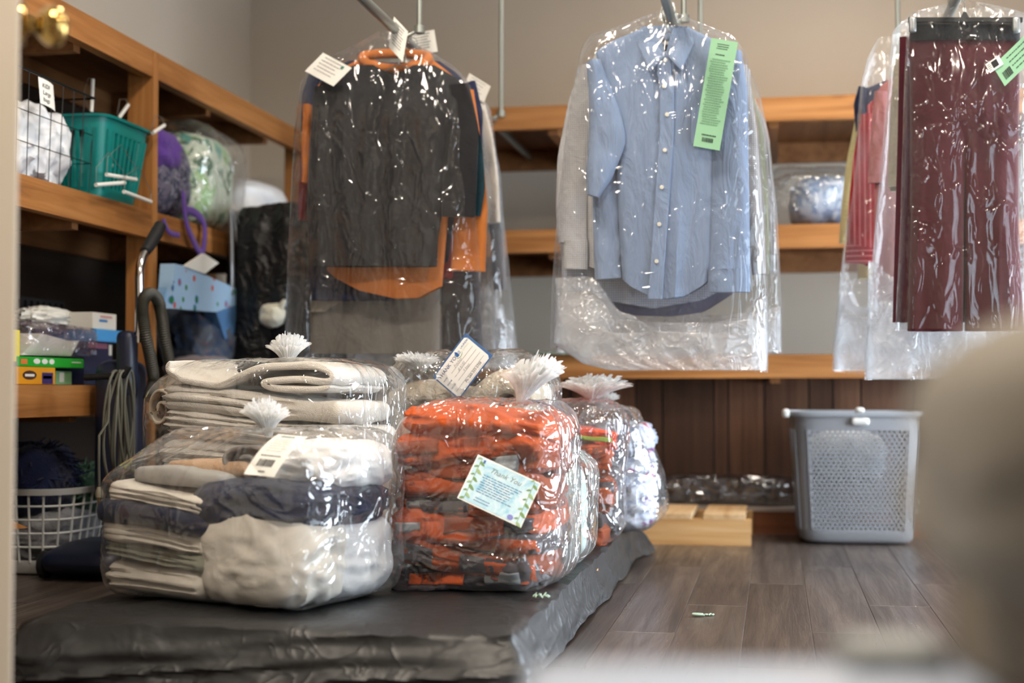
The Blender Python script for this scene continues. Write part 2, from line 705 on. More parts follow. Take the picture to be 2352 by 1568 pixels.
M['backp'] = wood('dark_shade_backing', 'Y', [(34, 24, 18), (46, 34, 26), (60, 46, 36)], 0.5, knots=False)
sh = thing('lumber_shelf', 'tall pine lumber shelf along the left wall beside the vacuum cleaner', 'shelf', (-2.22, 4.2, 0))
LV = [1.655, 1.125, 0.555]
for lv in LV:
    for ya, yb in ((2.30, POST_Y - 0.02), (POST_Y + 0.02, 5.86)):
        part('beam', M['pineY'], sh, (FX - 0.019, (ya + yb) / 2, lv - 0.0445), (0.038, yb - ya, 0.089))
    part('shelf_board', M['ply'], sh, (-2.235, 4.1, lv - 0.009), (0.392, 3.6, 0.016))
    part('wall_ledger', M['ply'], sh, (-2.43, 4.1, lv - 0.064), (0.036, 3.6, 0.089))
    for yj in (3.3, 3.9, 4.9, 5.5):
        part('joist', M['ply'], sh, (-2.225, yj, lv - 0.064), (0.37, 0.038, 0.089))
for yp in (POST_Y, 5.88, 2.28):
    part('post', M['pineZ'], sh, (FX - 0.0425, yp, LV[0] / 2), (0.089, 0.038, LV[0] - 0.002))

part('shade_backing', M['backp'], sh, (-2.442, 4.1, 0.83), (0.012, 3.6, 1.62))  # added dark backing so the shelf bays look in shade

FY = 5.45
bs_ = thing('lumber_shelf', 'long pine lumber shelf along the back wall behind the grey hamper', 'shelf', (0.3, 5.9, 0))
XA, XB = -1.30, 1.74
for lv in (1.65, 1.165, 0.675):
    part('beam', M['pineX'], bs_, ((XA + XB) / 2, FY + 0.019, lv - 0.0445), (XB - XA, 0.038, 0.089))
    part('shelf_board', M['ply'], bs_, ((XA + XB) / 2, 5.94, lv - 0.009), (XB - XA, 0.90, 0.016))
    part('wall_ledger', M['ply'], bs_, ((XA + XB) / 2, 6.38, lv - 0.064), (XB - XA, 0.036, 0.089))
    for xj in (-0.85, 0.0, 0.85):
        part('joist', M['ply'], bs_, (xj, 5.92, lv - 0.064), (0.038, 0.86, 0.089))
for xp in (XA + 0.02, XB - 0.02):
    part('post', M['pineZ'], bs_, (xp, FY + 0.07, 0.79), (0.038, 0.089, 1.56))
part('plinth', M['plinth'], bs_, ((XA + XB) / 2, FY + 0.019, 0.042), (XB - XA, 0.038, 0.084))
part('ledge_board', plain('pale_ledge', (176, 162, 150), 0.5), bs_, ((XA + XB) / 2, FY + 0.085, 0.092), (XB - XA, 0.175, 0.014))

# ================================================================== RAILS
RZ = 1.60
RAILS = []
for nm_, X, rods, lab in ((0, -1.092, [(-1.045, 4.12), (-1.05, 5.45)], 'steel pipe rail carrying the dark shirts, hung from the ceiling'),
                          (1, -0.285, [(-0.255, 4.14), (-0.262, 5.25)], 'steel pipe rail carrying the blue dress shirts, hung from the ceiling'),
                          (2, 0.489, [(0.435, 3.92), (0.452, 5.35)], 'steel pipe rail carrying the maroon trousers, hung from the ceiling')):
    r = thing('garment_rail', lab, 'rail', (X, 4.2, RZ), 'ceiling-hung garment rails')
    MB().tube([(X, 2.2, RZ), (X, 6.39, RZ)], 0.0145, 14).build('pipe', M['steel'], r)
    MB().tube([(X, 6.375, RZ), (X, 6.4, RZ)], 0.04, 14).build('wall_flange', M['steel'], r)
    for (rx, ry) in rods + [(X + 0.045, 2.6)]:
        rod = MB().tube([(rx, ry, RZ + 0.02), (rx, ry, ZC - 0.01)], 0.0085, 10).build('drop_rod', M['steel'], r)
        sg = 1 if X > rx else -1
        MB().tube([(rx - sg * 0.012, ry, RZ + 0.035), (rx, ry, RZ + 0.022), (rx + sg * 0.02, ry - 0.004, RZ + 0.012), (X, ry - 0.008, RZ - 0.003), (X + sg * 0.02, ry - 0.012, RZ + 0.008)], 0.0065, 8).build('bracket', M['steel'], rod)
        MB().tube([(rx, ry, RZ + 0.012), (rx, ry, RZ + 0.034)], 0.017, 10).build('nut', M['steel'], rod)

# ================================================================== PALLETS AND COVERED PLATFORM
PX0, PX1, PY0, PY1, PH = -1.385, -0.462, 2.475, 4.72, 0.102


def pallet(label, x0, x1, y0, y1, h, slats_along_y=True, n=7, group=None, st_y=None, tone='pal'):
    t = thing('wooden_pallet', label, 'pallet', ((x0 + x1) / 2, (y0 + y1) / 2, 0), group)
    th = 0.018
    if slats_along_y:
        for i, yy in enumerate(st_y or (y0 + 0.02, (y0 + y1) / 2, y1 - 0.02)):
            part('stringer', M['pal'], t, ((x0 + x1) / 2, yy, (h - th) / 2), (x1 - x0, 0.038, h - th))
        step = (x1 - x0) / n
        for i in range(n):
            w = step * 0.78
            part('deck_board', M['palY'], t, (x0 + step * (i + 0.5), (y0 + y1) / 2, h - th / 2), (w, y1 - y0, th))
    return t


pallet('pine pallet under the near half of the black plastic cover', PX0 + 0.02, PX1 - 0.02, PY0 + 0.02, 3.58, PH - 0.002, group='pallets under the black cover')
pallet('pine pallet under the far half of the black plastic cover, its end showing', PX0 + 0.02, PX1 + 0.012, 3.62, PY1 + 0.06, PH - 0.002, group='pallets under the black cover')
pb = pallet('bare pine pallet lying on the floor against the back ledge', -0.82, -0.085, 5.02, 5.43, 0.108, n=4, st_y=(5.04, 5.41))


def cover():
    """black sheeting draped over the pallets: flat top, creased skirts"""
    n = 760
    per = []
    L = [(PX0, PY0, PX1, PY0), (PX1, PY0, PX1, PY1), (PX1, PY1, PX0, PY1), (PX0, PY1, PX0, PY0)]
    lens = [math.hypot(a[2] - a[0], a[3] - a[1]) for a in L]
    tot = sum(lens)
    cx, cyy = (PX0 + PX1) / 2, (PY0 + PY1) / 2
    pts = []
    nrm = []
    ss = []
    for i in range(n):
        s = tot * i / n
        k = 0
        a = s
        while a > lens[k]:
            a -= lens[k]
            k += 1
        q = a / lens[k]
        x = L[k][0] + (L[k][2] - L[k][0]) * q
        y = L[k][1] + (L[k][3] - L[k][1]) * q
        # outward normal, blended round each corner
        N = np.array([(0, -1), (1, 0), (0, 1), (-1, 0)][k], float)
        dq = min(a, lens[k] - a)
        if dq < 0.06:
            kk = (k - 1) % 4 if a < lens[k] / 2 else (k + 1) % 4
            N2 = np.array([(0, -1), (1, 0), (0, 1), (-1, 0)][kk], float)
            w = 0.5 * (1 - dq / 0.06)
            N = N * (1 - w) + N2 * w
            N /= np.linalg.norm(N)
        pts.append((x, y))
        nrm.append(N)
        ss.append(s)
    pts = np.array(pts)
    nrm = np.array(nrm)
    ss = np.array(ss)
    rings = []
    for sc_ in (0.02, 0.3, 0.6, 0.8, 0.9, 0.95, 0.985):
        p = np.array([cx, cyy]) + (pts - np.array([cx, cyy])) * sc_
        z = PH + 0.003 + 0.0035 * np.abs(vn(np.c_[p * 9, np.zeros(n)], 3)) + 0.006 * np.maximum(0, ridge(np.c_[p * 5, np.zeros(n)], 6)) * (sc_ > 0.5)
        rings.append(np.c_[p, z])
    c3 = np.c_[ss * 9, np.zeros(n), np.zeros(n)]
    cor = np.minimum.reduce([np.hypot(pts[:, 0] - a, pts[:, 1] - b) for a in (PX0, PX1) for b in (PY0, PY1)])
    cf = np.exp(-(cor / 0.13) ** 2)
    for j, d in enumerate(np.linspace(0, 1, 15)):
        fold = 0.012 * ridge(np.c_[ss * 4.2 + d * 1.1, np.full(n, d * 0.9), np.zeros(n)], 21, 1) + 0.008 * ridge(np.c_[ss * 10 - d * 1.4, np.full(n, d * 0.8), np.ones(n)], 44, 1)
        swag = 0.016 * np.maximum(0, ridge(np.c_[ss * 2.3 + d * 2.6, np.full(n, d * 1.2), np.ones(n) * 4], 77, 1))
        sidek = np.where(np.abs(nrm[:, 0]) > 0.9, 0.4, 1.0)
        off = 0.006 + 0.02 * d + (0.25 + d * 0.9) * (fold + swag) * sidek + cf * d * 0.03
        off = np.maximum(off, 0.004)
        p = pts + nrm * off[:, None]
        hem = 0.006 + 0.012 * np.maximum(0, vn(c3 * 0.7, 8))
        z = (PH + 0.004) * (1 - d) + hem * d - 0.004 * np.sin(d * 3.14)
        if j == 0:
            z = z + 0.004 * ridge(np.c_[ss * 7, np.zeros(n), np.zeros(n)], 5)
        rings.append(np.c_[p, np.maximum(z, 0.003)])
    return MB().loft(rings, True, True, False)


def cover_mat():
    t = NT('black_sheeting')
    h = t.noise(9, None, 3, 0.5, 0.8)
    n_ = t.math('ABSOLUTE', t.math('SUBTRACT', t.noise(10, None, 2, 0.5, 0.8), 0.5))
    cr = t.math('POWER', t.math('SUBTRACT', 1.0, t.math('MULTIPLY', n_, 2.0)), 16.0)
    nm = t.bump(t.math('ADD', h, t.math('MULTIPLY', cr, 0.3)), 0.22, 0.03)
    return t.done(t.pbsdf(lin((14, 14, 15)), 0.47, nm, 0, 0.65).outputs[0])


M['sheet'] = cover_mat()
tag(cover().build('plastic_sheet', M['sheet']), 'black plastic sheet draped over the low pallet platform under the laundry bags', 'plastic sheet')

# ================================================================== GREY HAMPER
def hamper():
    gm = plain('grey_hamper_plastic', (138, 138, 141), 0.42, var=0.02)
    gd = plain('grey_hamper_rim', (146, 148, 151), 0.38, var=0.02)
    yf = 5.10
    H = 0.462
    a = at(1968, 1240, yf)
    xc = a.x
    t = thing('laundry_hamper', 'tall grey perforated plastic laundry hamper on the floor by the brown panelling', 'hamper', (xc, yf + 0.15, 0))
    wt, wb, dt, db = 0.225, 0.198, 0.155, 0.13
    yc = yf + dt
    yaw = 0.06

    def P(u, v, w):  # u,v in -1..1, w 0..1
        hx = wb + (wt - wb) * w
        hy = db + (dt - db) * w
        x, y = u * hx, v * hy
        return (xc + x * math.cos(yaw) - y * math.sin(yaw), yc + x * math.sin(yaw) + y * math.cos(yaw), 0.004 + w * H)

    def rr(w, k=6, shrink=1.0, n=64):
        o = []
        for i in range(n):
            a_ = 2 * math.pi * i / n
            c, s = math.cos(a_), math.sin(a_)
            q = (abs(c) ** k + abs(s) ** k) ** (-1 / k)
            o.append(P(c * q * shrink, s * q * shrink, w))
        return o
    # base and corner shell (solid below and above the perforated zone)
    lo, hi = 0.10, 0.86
    MB().loft([rr(0.0, 6, 0.9), rr(0.03, 6, 0.985), rr(lo, 6), rr(lo, 6, 0.97), rr(0.03, 6, 0.95), rr(0.02, 6, 0.9)], True, True, True).build('base', gm, t)
    MB().loft([rr(hi), rr(0.97), rr(0.97, 6, 0.97), rr(hi, 6, 0.97), rr(hi)], True).build('upper_band', gm, t)
    # corners
    for su, sv in ((-1, -1), (1, -1), (-1, 1), (1, 1)):
        rings = []
        for w in np.linspace(lo, hi, 6):
            ring = []
            for sh_ in (1.0, 0.965):
                seq = np.linspace(0, 1, 9) if sh_ == 1.0 else np.linspace(1, 0, 9)
                for q in seq:
                    ang = math.radians(45 + (q - 0.5) * 2 * 7)
                    c, s = math.cos(ang), math.sin(ang)
                    m_ = (abs(c) ** 6 + abs(s) ** 6) ** (-1 / 6)
                    ring.append(P(su * c * m_ * sh_, sv * s * m_ * sh_, w))
            rings.append(ring)
        MB().loft(rings, True, True, True).build('corner_pillar', gm, t)
    # perforated walls: staggered six-sided holes
    umax = 0.80
    cols, rows = 20, 26

    def perf(fn, nc, nr):
        mb = MB()
        dw = (hi - lo) / nr
        du = 2 * umax / nc
        for r_ in range(nr):
            sh_ = 0.5 if r_ % 2 else 0.0
            for c_ in range(-1, nc + 1):
                u0 = -umax + (c_ + sh_) * du
                u1 = u0 + du
                ua, ub = max(u0, -umax), min(u1, umax)
                if ub - ua < 1e-4:
                    continue
                w0 = lo + r_ * dw
                w1 = w0 + dw
                if ub - ua < du * 0.99:
                    q = [fn(ua, w0), fn(ub, w0), fn(ub, w1), fn(ua, w1)]
                    mb.add(q, [(0, 1, 2, 3)])
                    continue
                uc, wc = (u0 + u1) / 2, (w0 + w1) / 2
                out = [(u1, wc), (u1, w1), (uc, w1), (u0, w1), (u0, wc), (u0, w0), (uc, w0), (u1, w0)]
                inn = []
                for a_ in range(8):
                    an = a_ * math.pi / 4
                    inn.append((uc + 0.36 * du * math.cos(an), wc + 0.38 * dw * math.sin(an)))
                v = [fn(*p) for p in out] + [fn(*p) for p in inn]
                mb.add(v, [(i, (i + 1) % 8, 8 + (i + 1) % 8, 8 + i) for i in range(8)])
        return mb
    for nm_, fn, nc in (('f', lambda u, w: P(u, -0.985, w), cols), ('b', lambda u, w: P(-u, 0.985, w), cols), ('r', lambda u, w: P(0.985, u, w), 12), ('l', lambda u, w: P(-0.985, -u, w), 12)):
        o = perf(fn, nc, rows).build('perforated_wall', gm, t, smooth=False)
        md = o.modifiers.new('thick', 'SOLIDIFY')
        md.thickness = 0.004
    rim = MB().loft([rr(0.965, 7, 1.0), rr(0.962, 7, 1.075), rr(0.985, 7, 1.085), rr(1.0, 7, 1.07), rr(1.0, 7, 0.99), rr(0.965, 7, 0.98)], True).build('rim', gd, t)
    hm = plain('hamper_white_handle', (222, 220, 214), 0.4, var=0.01)
    v, f = rbox((0.062, 0.022, 0.026), 0.011, (12, 8, 8))
    c = Vector(P(0.02, -1.09, 0.925))
    MB().add(v + np.array(c), f).build('handle', hm, t)
    v, f = rbox((0.03, 0.03, 0.02), 0.009, (8, 8, 8))
    MB().add(v + np.array(P(0.02, -1.03, 1.01)), f).build('lid_catch', hm, t)
    for su in (-1, 1):
        v, f = rbox((0.026, 0.05, 0.03), 0.01, (8, 8, 8))
        MB().add(v + np.array(P(su * 1.1, -0.8, 0.985)), f).build('rim_corner', hm, t)
    # a few pale cloths inside
    p = crumple((0.26, 0.18, 0.17), 0.12, 2.4, 91, 22) + np.array([xc - 0.03, yc, 0.3])
    tag(MB().loft(p, True, True, True).build('folded_cloth', fabric('pale_cloth', (190, 192, 190))), 'pale grey cloth inside the grey perforated hamper', 'cloth')


hamper()

# ================================================================== DOOR (near left edge) WITH BRASS KNOB
dm = plain('cream_door_paint', (178, 165, 147), 0.5, var=0.01)
DX = at(43, 300, 1.72).x
# the door stands open, almost in line with the view: its edge faces the camera
dd = thing('door_1', 'cream painted open door with brass knob at the left edge', 'door', (DX - 0.1, 1.72, 0))
dd['kind'] = 'structure'
ang = math.radians(121)
ax_d = np.array([math.cos(ang), math.sin(ang), 0])      # from the free edge towards the hinge
fn = np.array([math.sin(ang), -math.cos(ang), 0])       # out of its right-hand face
v, f = rbox((0.80, 0.036, 2.03), 0.004, (4, 4, 4))
ctr = np.array([DX, 1.72, 1.02]) + ax_d * 0.40 - fn * 0.018
MB().add(rotz(v, ang) + ctr, f).build('door_leaf', dm, dd, smooth=False)
c0 = np.array([DX, 1.72, 0]) + ax_d * 0.055
c0[2] = at(80, 52, float(c0[1])).z


def lathe_dir(prof, c, d, n=28):
    d = Vector(d).normalized()
    a = d.orthogonal().normalized()
    b = d.cross(a)
    rings = [[tuple(Vector(c) + d * h + (a * math.cos(2 * math.pi * k / n) + b * math.sin(2 * math.pi * k / n)) * r) for k in range(n)] for r, h in prof]
    return MB().loft(rings, True, True, True)


KNOB = [(0.0325, 0.0), (0.0325, 0.004), (0.026, 0.009), (0.013, 0.012), (0.012, 0.022), (0.018, 0.026), (0.0255, 0.034), (0.0285, 0.044), (0.0265, 0.055), (0.018, 0.062), (0.004, 0.065)]
kn = lathe_dir(KNOB, c0, fn).build('door_knob', M['brass'], dd)
lathe_dir(KNOB, c0 - fn * 0.036, -fn).build('door_knob', M['brass'], dd)

# ================================================================== NEAR RIGHT: BIN, CARTON, CLOTH BAG
def camrel(r, z, h):
    """point r metres right of and z metres ahead of the camera, h above the floor"""
    a = math.radians(10.47)
    return np.array([r * math.cos(a) - z * math.sin(a), r * math.sin(a) + z * math.cos(a), h])


b0 = camrel(0.012, 0.80, 0)
b1 = camrel(0.62, 0.80, 0)
yaw = math.radians(10.47)
bc = camrel(0.306, 0.615, 0)
bn = thing('storage_bin', 'white plastic storage bin with grey latch in the near right corner', 'bin', tuple(bc))
v, f = rbox((0.58, 0.33, 0.366), 0.03, (10, 10, 8))
v = v.copy()
v[:, :2] *= (0.9 + 0.1 * (v[:, 2:3] / 0.366 + 0.5))
MB().add(rotz(v, yaw) + bc + np.array([0, 0, 0.184]), f).build('body', plain('bin_white', (150, 160, 176), 0.45, var=0.01), bn)
v, f = rbox((0.60, 0.35, 0.028), 0.012, (10, 10, 6))
MB().add(rotz(v, yaw) + bc + np.array([0, 0, 0.379]), f).build('lid', plain('bin_lid_white', (152, 162, 178), 0.4, var=0.01), bn)
lp = camrel(0.205, 0.775, 0.395)
v, f = rbox((0.055, 0.05, 0.022), 0.007, (8, 8, 6))
MB().add(rotz(v, yaw) + lp, f).build('latch', plain('bin_latch_grey', (120, 122, 120), 0.5), bn)

cb = plain('tan_cardboard', (116, 107, 94), 0.8, var=0.03, vs_=5)
cc = camrel(0.238 + 0.19, 0.64, 0.394)
ct = thing('cardboard_box', 'small tan cardboard box on the lid of the white storage bin', 'box', tuple(cc))
v, f = rbox((0.38, 0.27, 0.062), 0.003, (4, 4, 4))
MB().add(rotz(v, yaw) + cc + np.array([0, 0, 0.0315]), f).build('carton', cb, ct, smooth=False)
v, f = rbox((0.38, 0.05, 0.0015), 0.0005, (4, 4, 4))
MB().add(rotz(v, yaw) + cc + np.array([0, 0, 0.063]), f).build('packing_tape', plain('brown_tape', (140, 112, 80), 0.4), ct, smooth=False)
p = crumple((0.40, 0.24, 0.135), 0.03, 1.0, 33, 34, 3.6, 0.1)
p = p.reshape(-1, 3)
p[:, 2] += 0.22 * (p[:, 0] + 0.12)
p = rotz(p, yaw).reshape(34, 68, 3) + camrel(0.186 + 0.20, 0.63, 0.458) + np.array([0, 0, 0.062])
p[..., 2] = np.maximum(p[..., 2], 0.459)
tag(MB().loft(p, True, True, True).build('cloth_bundle', fabric('beige_cloth', (126, 120, 110), None, foldb=0.1)), 'beige cloth bundle on the small cardboard box in the near right corner', 'cloth bundle')

# ================================================================== LAUNDRY IN CLEAR BAGS ON THE PLATFORM
TOP = PH + 0.010
M['film'] = film('clear_bag_film', haze=0.02, edge=0.22, gloss=1.3, base=0.02, rough=0.07, scale=14, strength=0.4)
M['film2'] = film('crisp_bag_film', haze=0.035, edge=0.32, gloss=1.5, base=0.025, rough=0.08, scale=18, strength=0.4)
M['tuft'] = film('gathered_film', haze=0.85, edge=0.1, gloss=0.4, base=0.01, rough=0.3, scale=40, strength=0.2, tint=(253, 254, 254))
M['tie'] = plain('green_tie', (20, 110, 60), 0.5)


def smooth(a, b, x):
    t = np.clip((x - a) / (b - a), 0, 1)
    return t * t * (3 - 2 * t)


def poly_bag(name, label, c, size, rot, neck, seed, mat='film', tuft_h=0.06, tuft_r=0.05, tilt=(0, 0), deform=None, wr=0.008, cat='bag', group=None, r=0.1, tie=True, foot=0.0):
    c = np.array(c, float)
    t = thing(name, label, cat, tuple(c), group)
    v, f = rbox(size, r, (44, 34, 34))
    h = size[2]
    v = v.copy()
    v[:, 2] += h / 2
    if deform:
        v = deform(v)
    nk = rotz(np.array([np.array(neck) - c]), -rot)[0]
    d = np.hypot(v[:, 0] - nk[0], v[:, 1] - nk[1])
    th = np.arctan2(v[:, 1] - nk[1], v[:, 0] - nk[0])
    topw = smooth(0.45 * h, 0.8 * h, v[:, 2])
    lift = np.exp(-(d / 0.035) ** 1.2) * (v[:, 2] > 0.5 * h)
    v[:, 2] += (nk[2] - v[:, 2]) * lift
    nrm = vnormals(v, f)
    gath = ridge(np.c_[np.cos(th) * 7, np.sin(th) * 7, d * 3], seed, 2) * topw * 0.008 * np.exp(-d / 0.22)
    side = (0.6 * vn(np.c_[v[:, 0] * 8, v[:, 1] * 8, v[:, 2] * 6] + seed, seed + 3) + 0.35 * ridge(np.c_[v[:, 0] * 11, v[:, 1] * 11, v[:, 2] * 7] + seed, seed + 4, 2)) * wr
    bot = smooth(0.0, 0.05, v[:, 2])
    v = v + nrm * (gath + side * (0.35 + 0.65 * bot))[:, None]
    if foot:
        k = 1 - smooth(0.0, 0.05, v[:, 2])
        v[:, :2] *= (1 + foot * k * (1 + 0.5 * vn(np.c_[v[:, :2] * 14, v[:, 2] * 0], seed)))[:, None]
    v[:, 2] = np.maximum(v[:, 2], 0.0)
    MB().add(rotz(v, rot) + c, f).build('film', M[mat], t)
    if tuft_h:
        nw = np.array(neck, float)
        for lay in range(5):
            rings = []
            n = 260
            a = np.linspace(0, 2 * math.pi, n, endpoint=False)
            rr_ = tuft_r * (1.0, 0.84, 0.66, 0.46, 0.26)[lay]
            kk = (31, 27, 22, 17, 11)[lay]
            ph = vn(np.c_[np.cos(a) * 3, np.sin(a) * 3, np.full(n, lay * 2.0)], seed) * 1.6 + seed
            for q in np.linspace(0, 1, 10):
                base = 0.008 + (rr_ - 0.008) * q ** 1.25
                ruff = 1 + 0.13 * q * np.sin(kk * a + ph * 2) + 0.16 * q * vn(np.c_[np.cos(a) * 2.5, np.sin(a) * 2.5, np.full(n, lay * 4.0)], seed + 2)
                hh = tuft_h * q * (1 - 0.30 * (rr_ / tuft_r) ** 2 * q) * (1 + 0.16 * q * vn(np.c_[np.cos(a) * 5, np.sin(a) * 5, np.full(n, lay * 3.0)], seed + 9) + 0.05 * q * np.sin(kk * 0.5 * a + lay))
                x = nw[0] + np.cos(a) * base * ruff + tilt[0] * hh
                y = nw[1] + np.sin(a) * base * ruff + tilt[1] * hh
                rings.append(np.c_[x, y, nw[2] + hh])
            MB().loft(rings).build('gathered_top', M['tuft'], t)
        if tie:
            MB().tube([(nw[0] + 0.0105 * math.cos(k), nw[1] + 0.0105 * math.sin(k), nw[2] + 0.003 + 0.001 * k) for k in np.linspace(0, 6.6, 20)], 0.0018, 6).build('twist_tie', M['tie'], t)
    return t


def fold_sheet(poly, t, depth, ny=7, seed=0, amp=0.004, n=70, taper=True):
    """thick cloth bent along a polyline (x,z), running back for `depth` in y"""
    P = np.array(poly, float)
    s = np.r_[0, np.cumsum(np.hypot(*np.diff(P, axis=0).T))]
    # smooth resample
    u = np.linspace(0, s[-1], n)
    x = np.interp(u, s, P[:, 0])
    z = np.interp(u, s, P[:, 1])
    for _ in range(10):
        x[1:-1] = (x[:-2] + 2 * x[1:-1] + x[2:]) / 4
        z[1:-1] = (z[:-2] + 2 * z[1:-1] + z[2:]) / 4
    dx, dz = np.gradient(x), np.gradient(z)
    L = np.hypot(dx, dz) + 1e-9
    nx, nz = -dz / L, dx / L
    rings = []
    ys = [-depth / 2, -depth / 2 + t * 0.12, -depth / 2 + t * 0.4] + list(np.linspace(-depth / 2 + t, depth / 2 - t * 0.4, ny)) + [depth / 2]
    for k, y in enumerate(ys):
        tt = t * {0: 0.55, 1: 0.82, 2: 0.97, len(ys) - 1: 0.6}.get(k, 1.0) / 2
        endr = np.ones(n)
        endr[0] = endr[-1] = 0.35
        endr[1] = endr[-2] = 0.8
        A = np.c_[x + nx * tt * endr, np.full(n, y), z + nz * tt * endr]
        B = np.c_[x - nx * tt * endr, np.full(n, y), z - nz * tt * endr][::-1]
        R = np.vstack([A, B])
        R[:, 1] += (0.010 * vn(np.c_[R[:, 0] * 12, R[:, 2] * 12, np.zeros(2 * n)], seed) if k <= 2 else 0)
        R += amp * np.stack([vn(R * 18 + 1, seed), 0 * R[:, 0], vn(R * 18 + 7, seed + 1)], -1)
        rings.append(R)
    return np.array(rings)


def put(rings, loc, rot=0.0):
    r = np.asarray(rings, float)
    s = r.shape
    return (rotz(r.reshape(-1, 3), rot) + np.array(loc)).reshape(s)


def towel(size, G, seed, groove=0.014, right=0.18, lean=0.0):
    """folded towel: stacked folds on the front, one fat rounded fold on the right"""
    w, d, h = size
    v, f = rbox(size, h * 0.46, (40, 14, max(14, G * 9)))
    v = v.copy()
    wf = smooth(-d / 2 + 0.05, -d / 2 + 0.01, v[:, 1]) * (1 - smooth(w / 2 - right, w / 2 - right + 0.05, v[:, 0]))
    zf = (v[:, 2] / h + 0.5 + 0.05 * vn(np.c_[v[:, 0] * 7, v[:, 0] * 0, v[:, 0] * 0], seed)) * G
    g = np.exp(-((zf - np.round(zf)) / 0.17) ** 2) * (np.round(zf) > 0) * (np.round(zf) < G)
    lay = np.floor(zf)
    v[:, 1] += groove * g * wf + wf * 0.006 * vn(np.c_[lay * 7.7, v[:, 0] * 5, lay * 0], seed + 2)
    # left ends roll over
    wl = smooth(-w / 2 + 0.05, -w / 2 + 0.01, v[:, 0])
    v[:, 0] += groove * 0.8 * g * wl
    n = vnormals(v, f)
    v += n * (0.0035 * fbm(v * 22, seed + 4, 2) + 0.006 * vn(v * 7, seed + 5))[:, None]
    v[:, 2] += 0.010 * vn(np.c_[v[:, 0] * 4, v[:, 1] * 4, v[:, 0] * 0 + seed], seed + 6)
    return v, f


# ---------------------------------------------------------------- bag 1: folded linen (front)
cA = np.array([-1.083, 2.865, TOP])
rA = math.radians(-17.2)
HA = 0.335


def defA(v):
    v = v.copy()
    tz = smooth(0.1, HA, v[:, 2])
    k = 1 - 0.22 * tz * smooth(-0.05, -0.27, v[:, 0])
    v[:, 2] *= k
    return v


nkA = at(617, 1002, 2.80)
bagA = poly_bag('laundry_bag', 'clear plastic laundry bag of folded linen and navy sheets at the front', cA, (0.555, 0.405, HA + 0.012), rA, (nkA.x, nkA.y, nkA.z), 5, 'film', 0.075, 0.047, tilt=(-0.1, -0.1), deform=defA, r=0.07, foot=0.03, tie=False)
fl_cream = fabric('cream_sheet', (206, 198, 186), (222, 216, 206), fold=14, foldb=0.25)
fl_white = fabric('white_sheet', (222, 224, 226), (238, 238, 238), fold=16, foldb=0.25)
fl_navy = fabric('navy_sheet', (22, 27, 48), (32, 38, 62), fold=24, foldb=0.5)
fl_sage = fabric('sage_grey_sheet', (118, 122, 108), (140, 142, 128), fold=24)
fl_gray = fabric('light_grey_sheet', (160, 158, 154), None, fold=12)
fl_tan = fabric('tan_fleece', (200, 168, 136), (176, 142, 112), weave=300, bump=0.9)


def inA(u, v_, z):
    p = rotz(np.array([[u, v_, 0]]), rA)[0] + cA
    p[2] = TOP + z
    return p


def linen(name, label, mat, u, v_, z, size, G, seed, tilt=0.0, group='linen in the front bag', groove=0.010, right=0.05):
    v, f = towel(size, G, seed, groove, right)
    v[:, 2] -= tilt * v[:, 0]
    o = MB().add(rotz(v, rA) + inA(u, v_, z), f).build(name, mat)
    return tag(o, label, 'linen', group)


TL = 0.10
linen('folded_sheet', 'cream folded sheet at the bottom left of the front linen bag', fl_cream, -0.122, 0.0, 0.036, (0.275, 0.360, 0.062), 3, 11, 0.05)
linen('folded_sheet', 'sage grey folded sheet above the bottom cream one, front linen bag', fl_sage, -0.122, 0.0, 0.088, (0.275, 0.360, 0.034), 3, 12, TL)
linen('folded_sheet', 'cream striped folded sheet just under the navy layer, front linen bag', fl_cream, -0.122, 0.0, 0.124, (0.275, 0.360, 0.036), 3, 13, TL)
linen('folded_sheet', 'thin navy folded sheet in the left stack of the front linen bag', fl_navy, -0.122, -0.004, 0.163, (0.282, 0.370, 0.042), 1, 14, TL)
linen('folded_sheet', 'cream layered folded sheet just above the navy layer, front linen bag', fl_cream, -0.11, 0.0, 0.205, (0.270, 0.360, 0.042), 4, 15, TL)
linen('folded_sheet', 'light grey smooth folded sheet near the top of the front linen bag', fl_gray, -0.095, 0.01, 0.243, (0.24, 0.30, 0.036), 1, 16, TL * 0.6)
linen('fleece_blanket', 'tan fleece blanket on top of the left stack, front linen bag', fl_tan, -0.06, 0.03, 0.27, (0.22, 0.24, 0.03), 1, 17, 0.0)


def bundle(name, label, mat, u, v_, z, size, amp, freq, seed, n=40, k=3.0, cat='linen', group='linen in the front bag', frame=inA, rot=rA):
    p = crumple(size, amp, freq, seed, n, k, 0.14)
    p = put(p, frame(u, v_, z), rot)
    p[..., 2] = np.maximum(p[..., 2], TOP + 0.004)
    return tag(MB().loft(p, True, True, True).build(name, mat), label, cat, group)


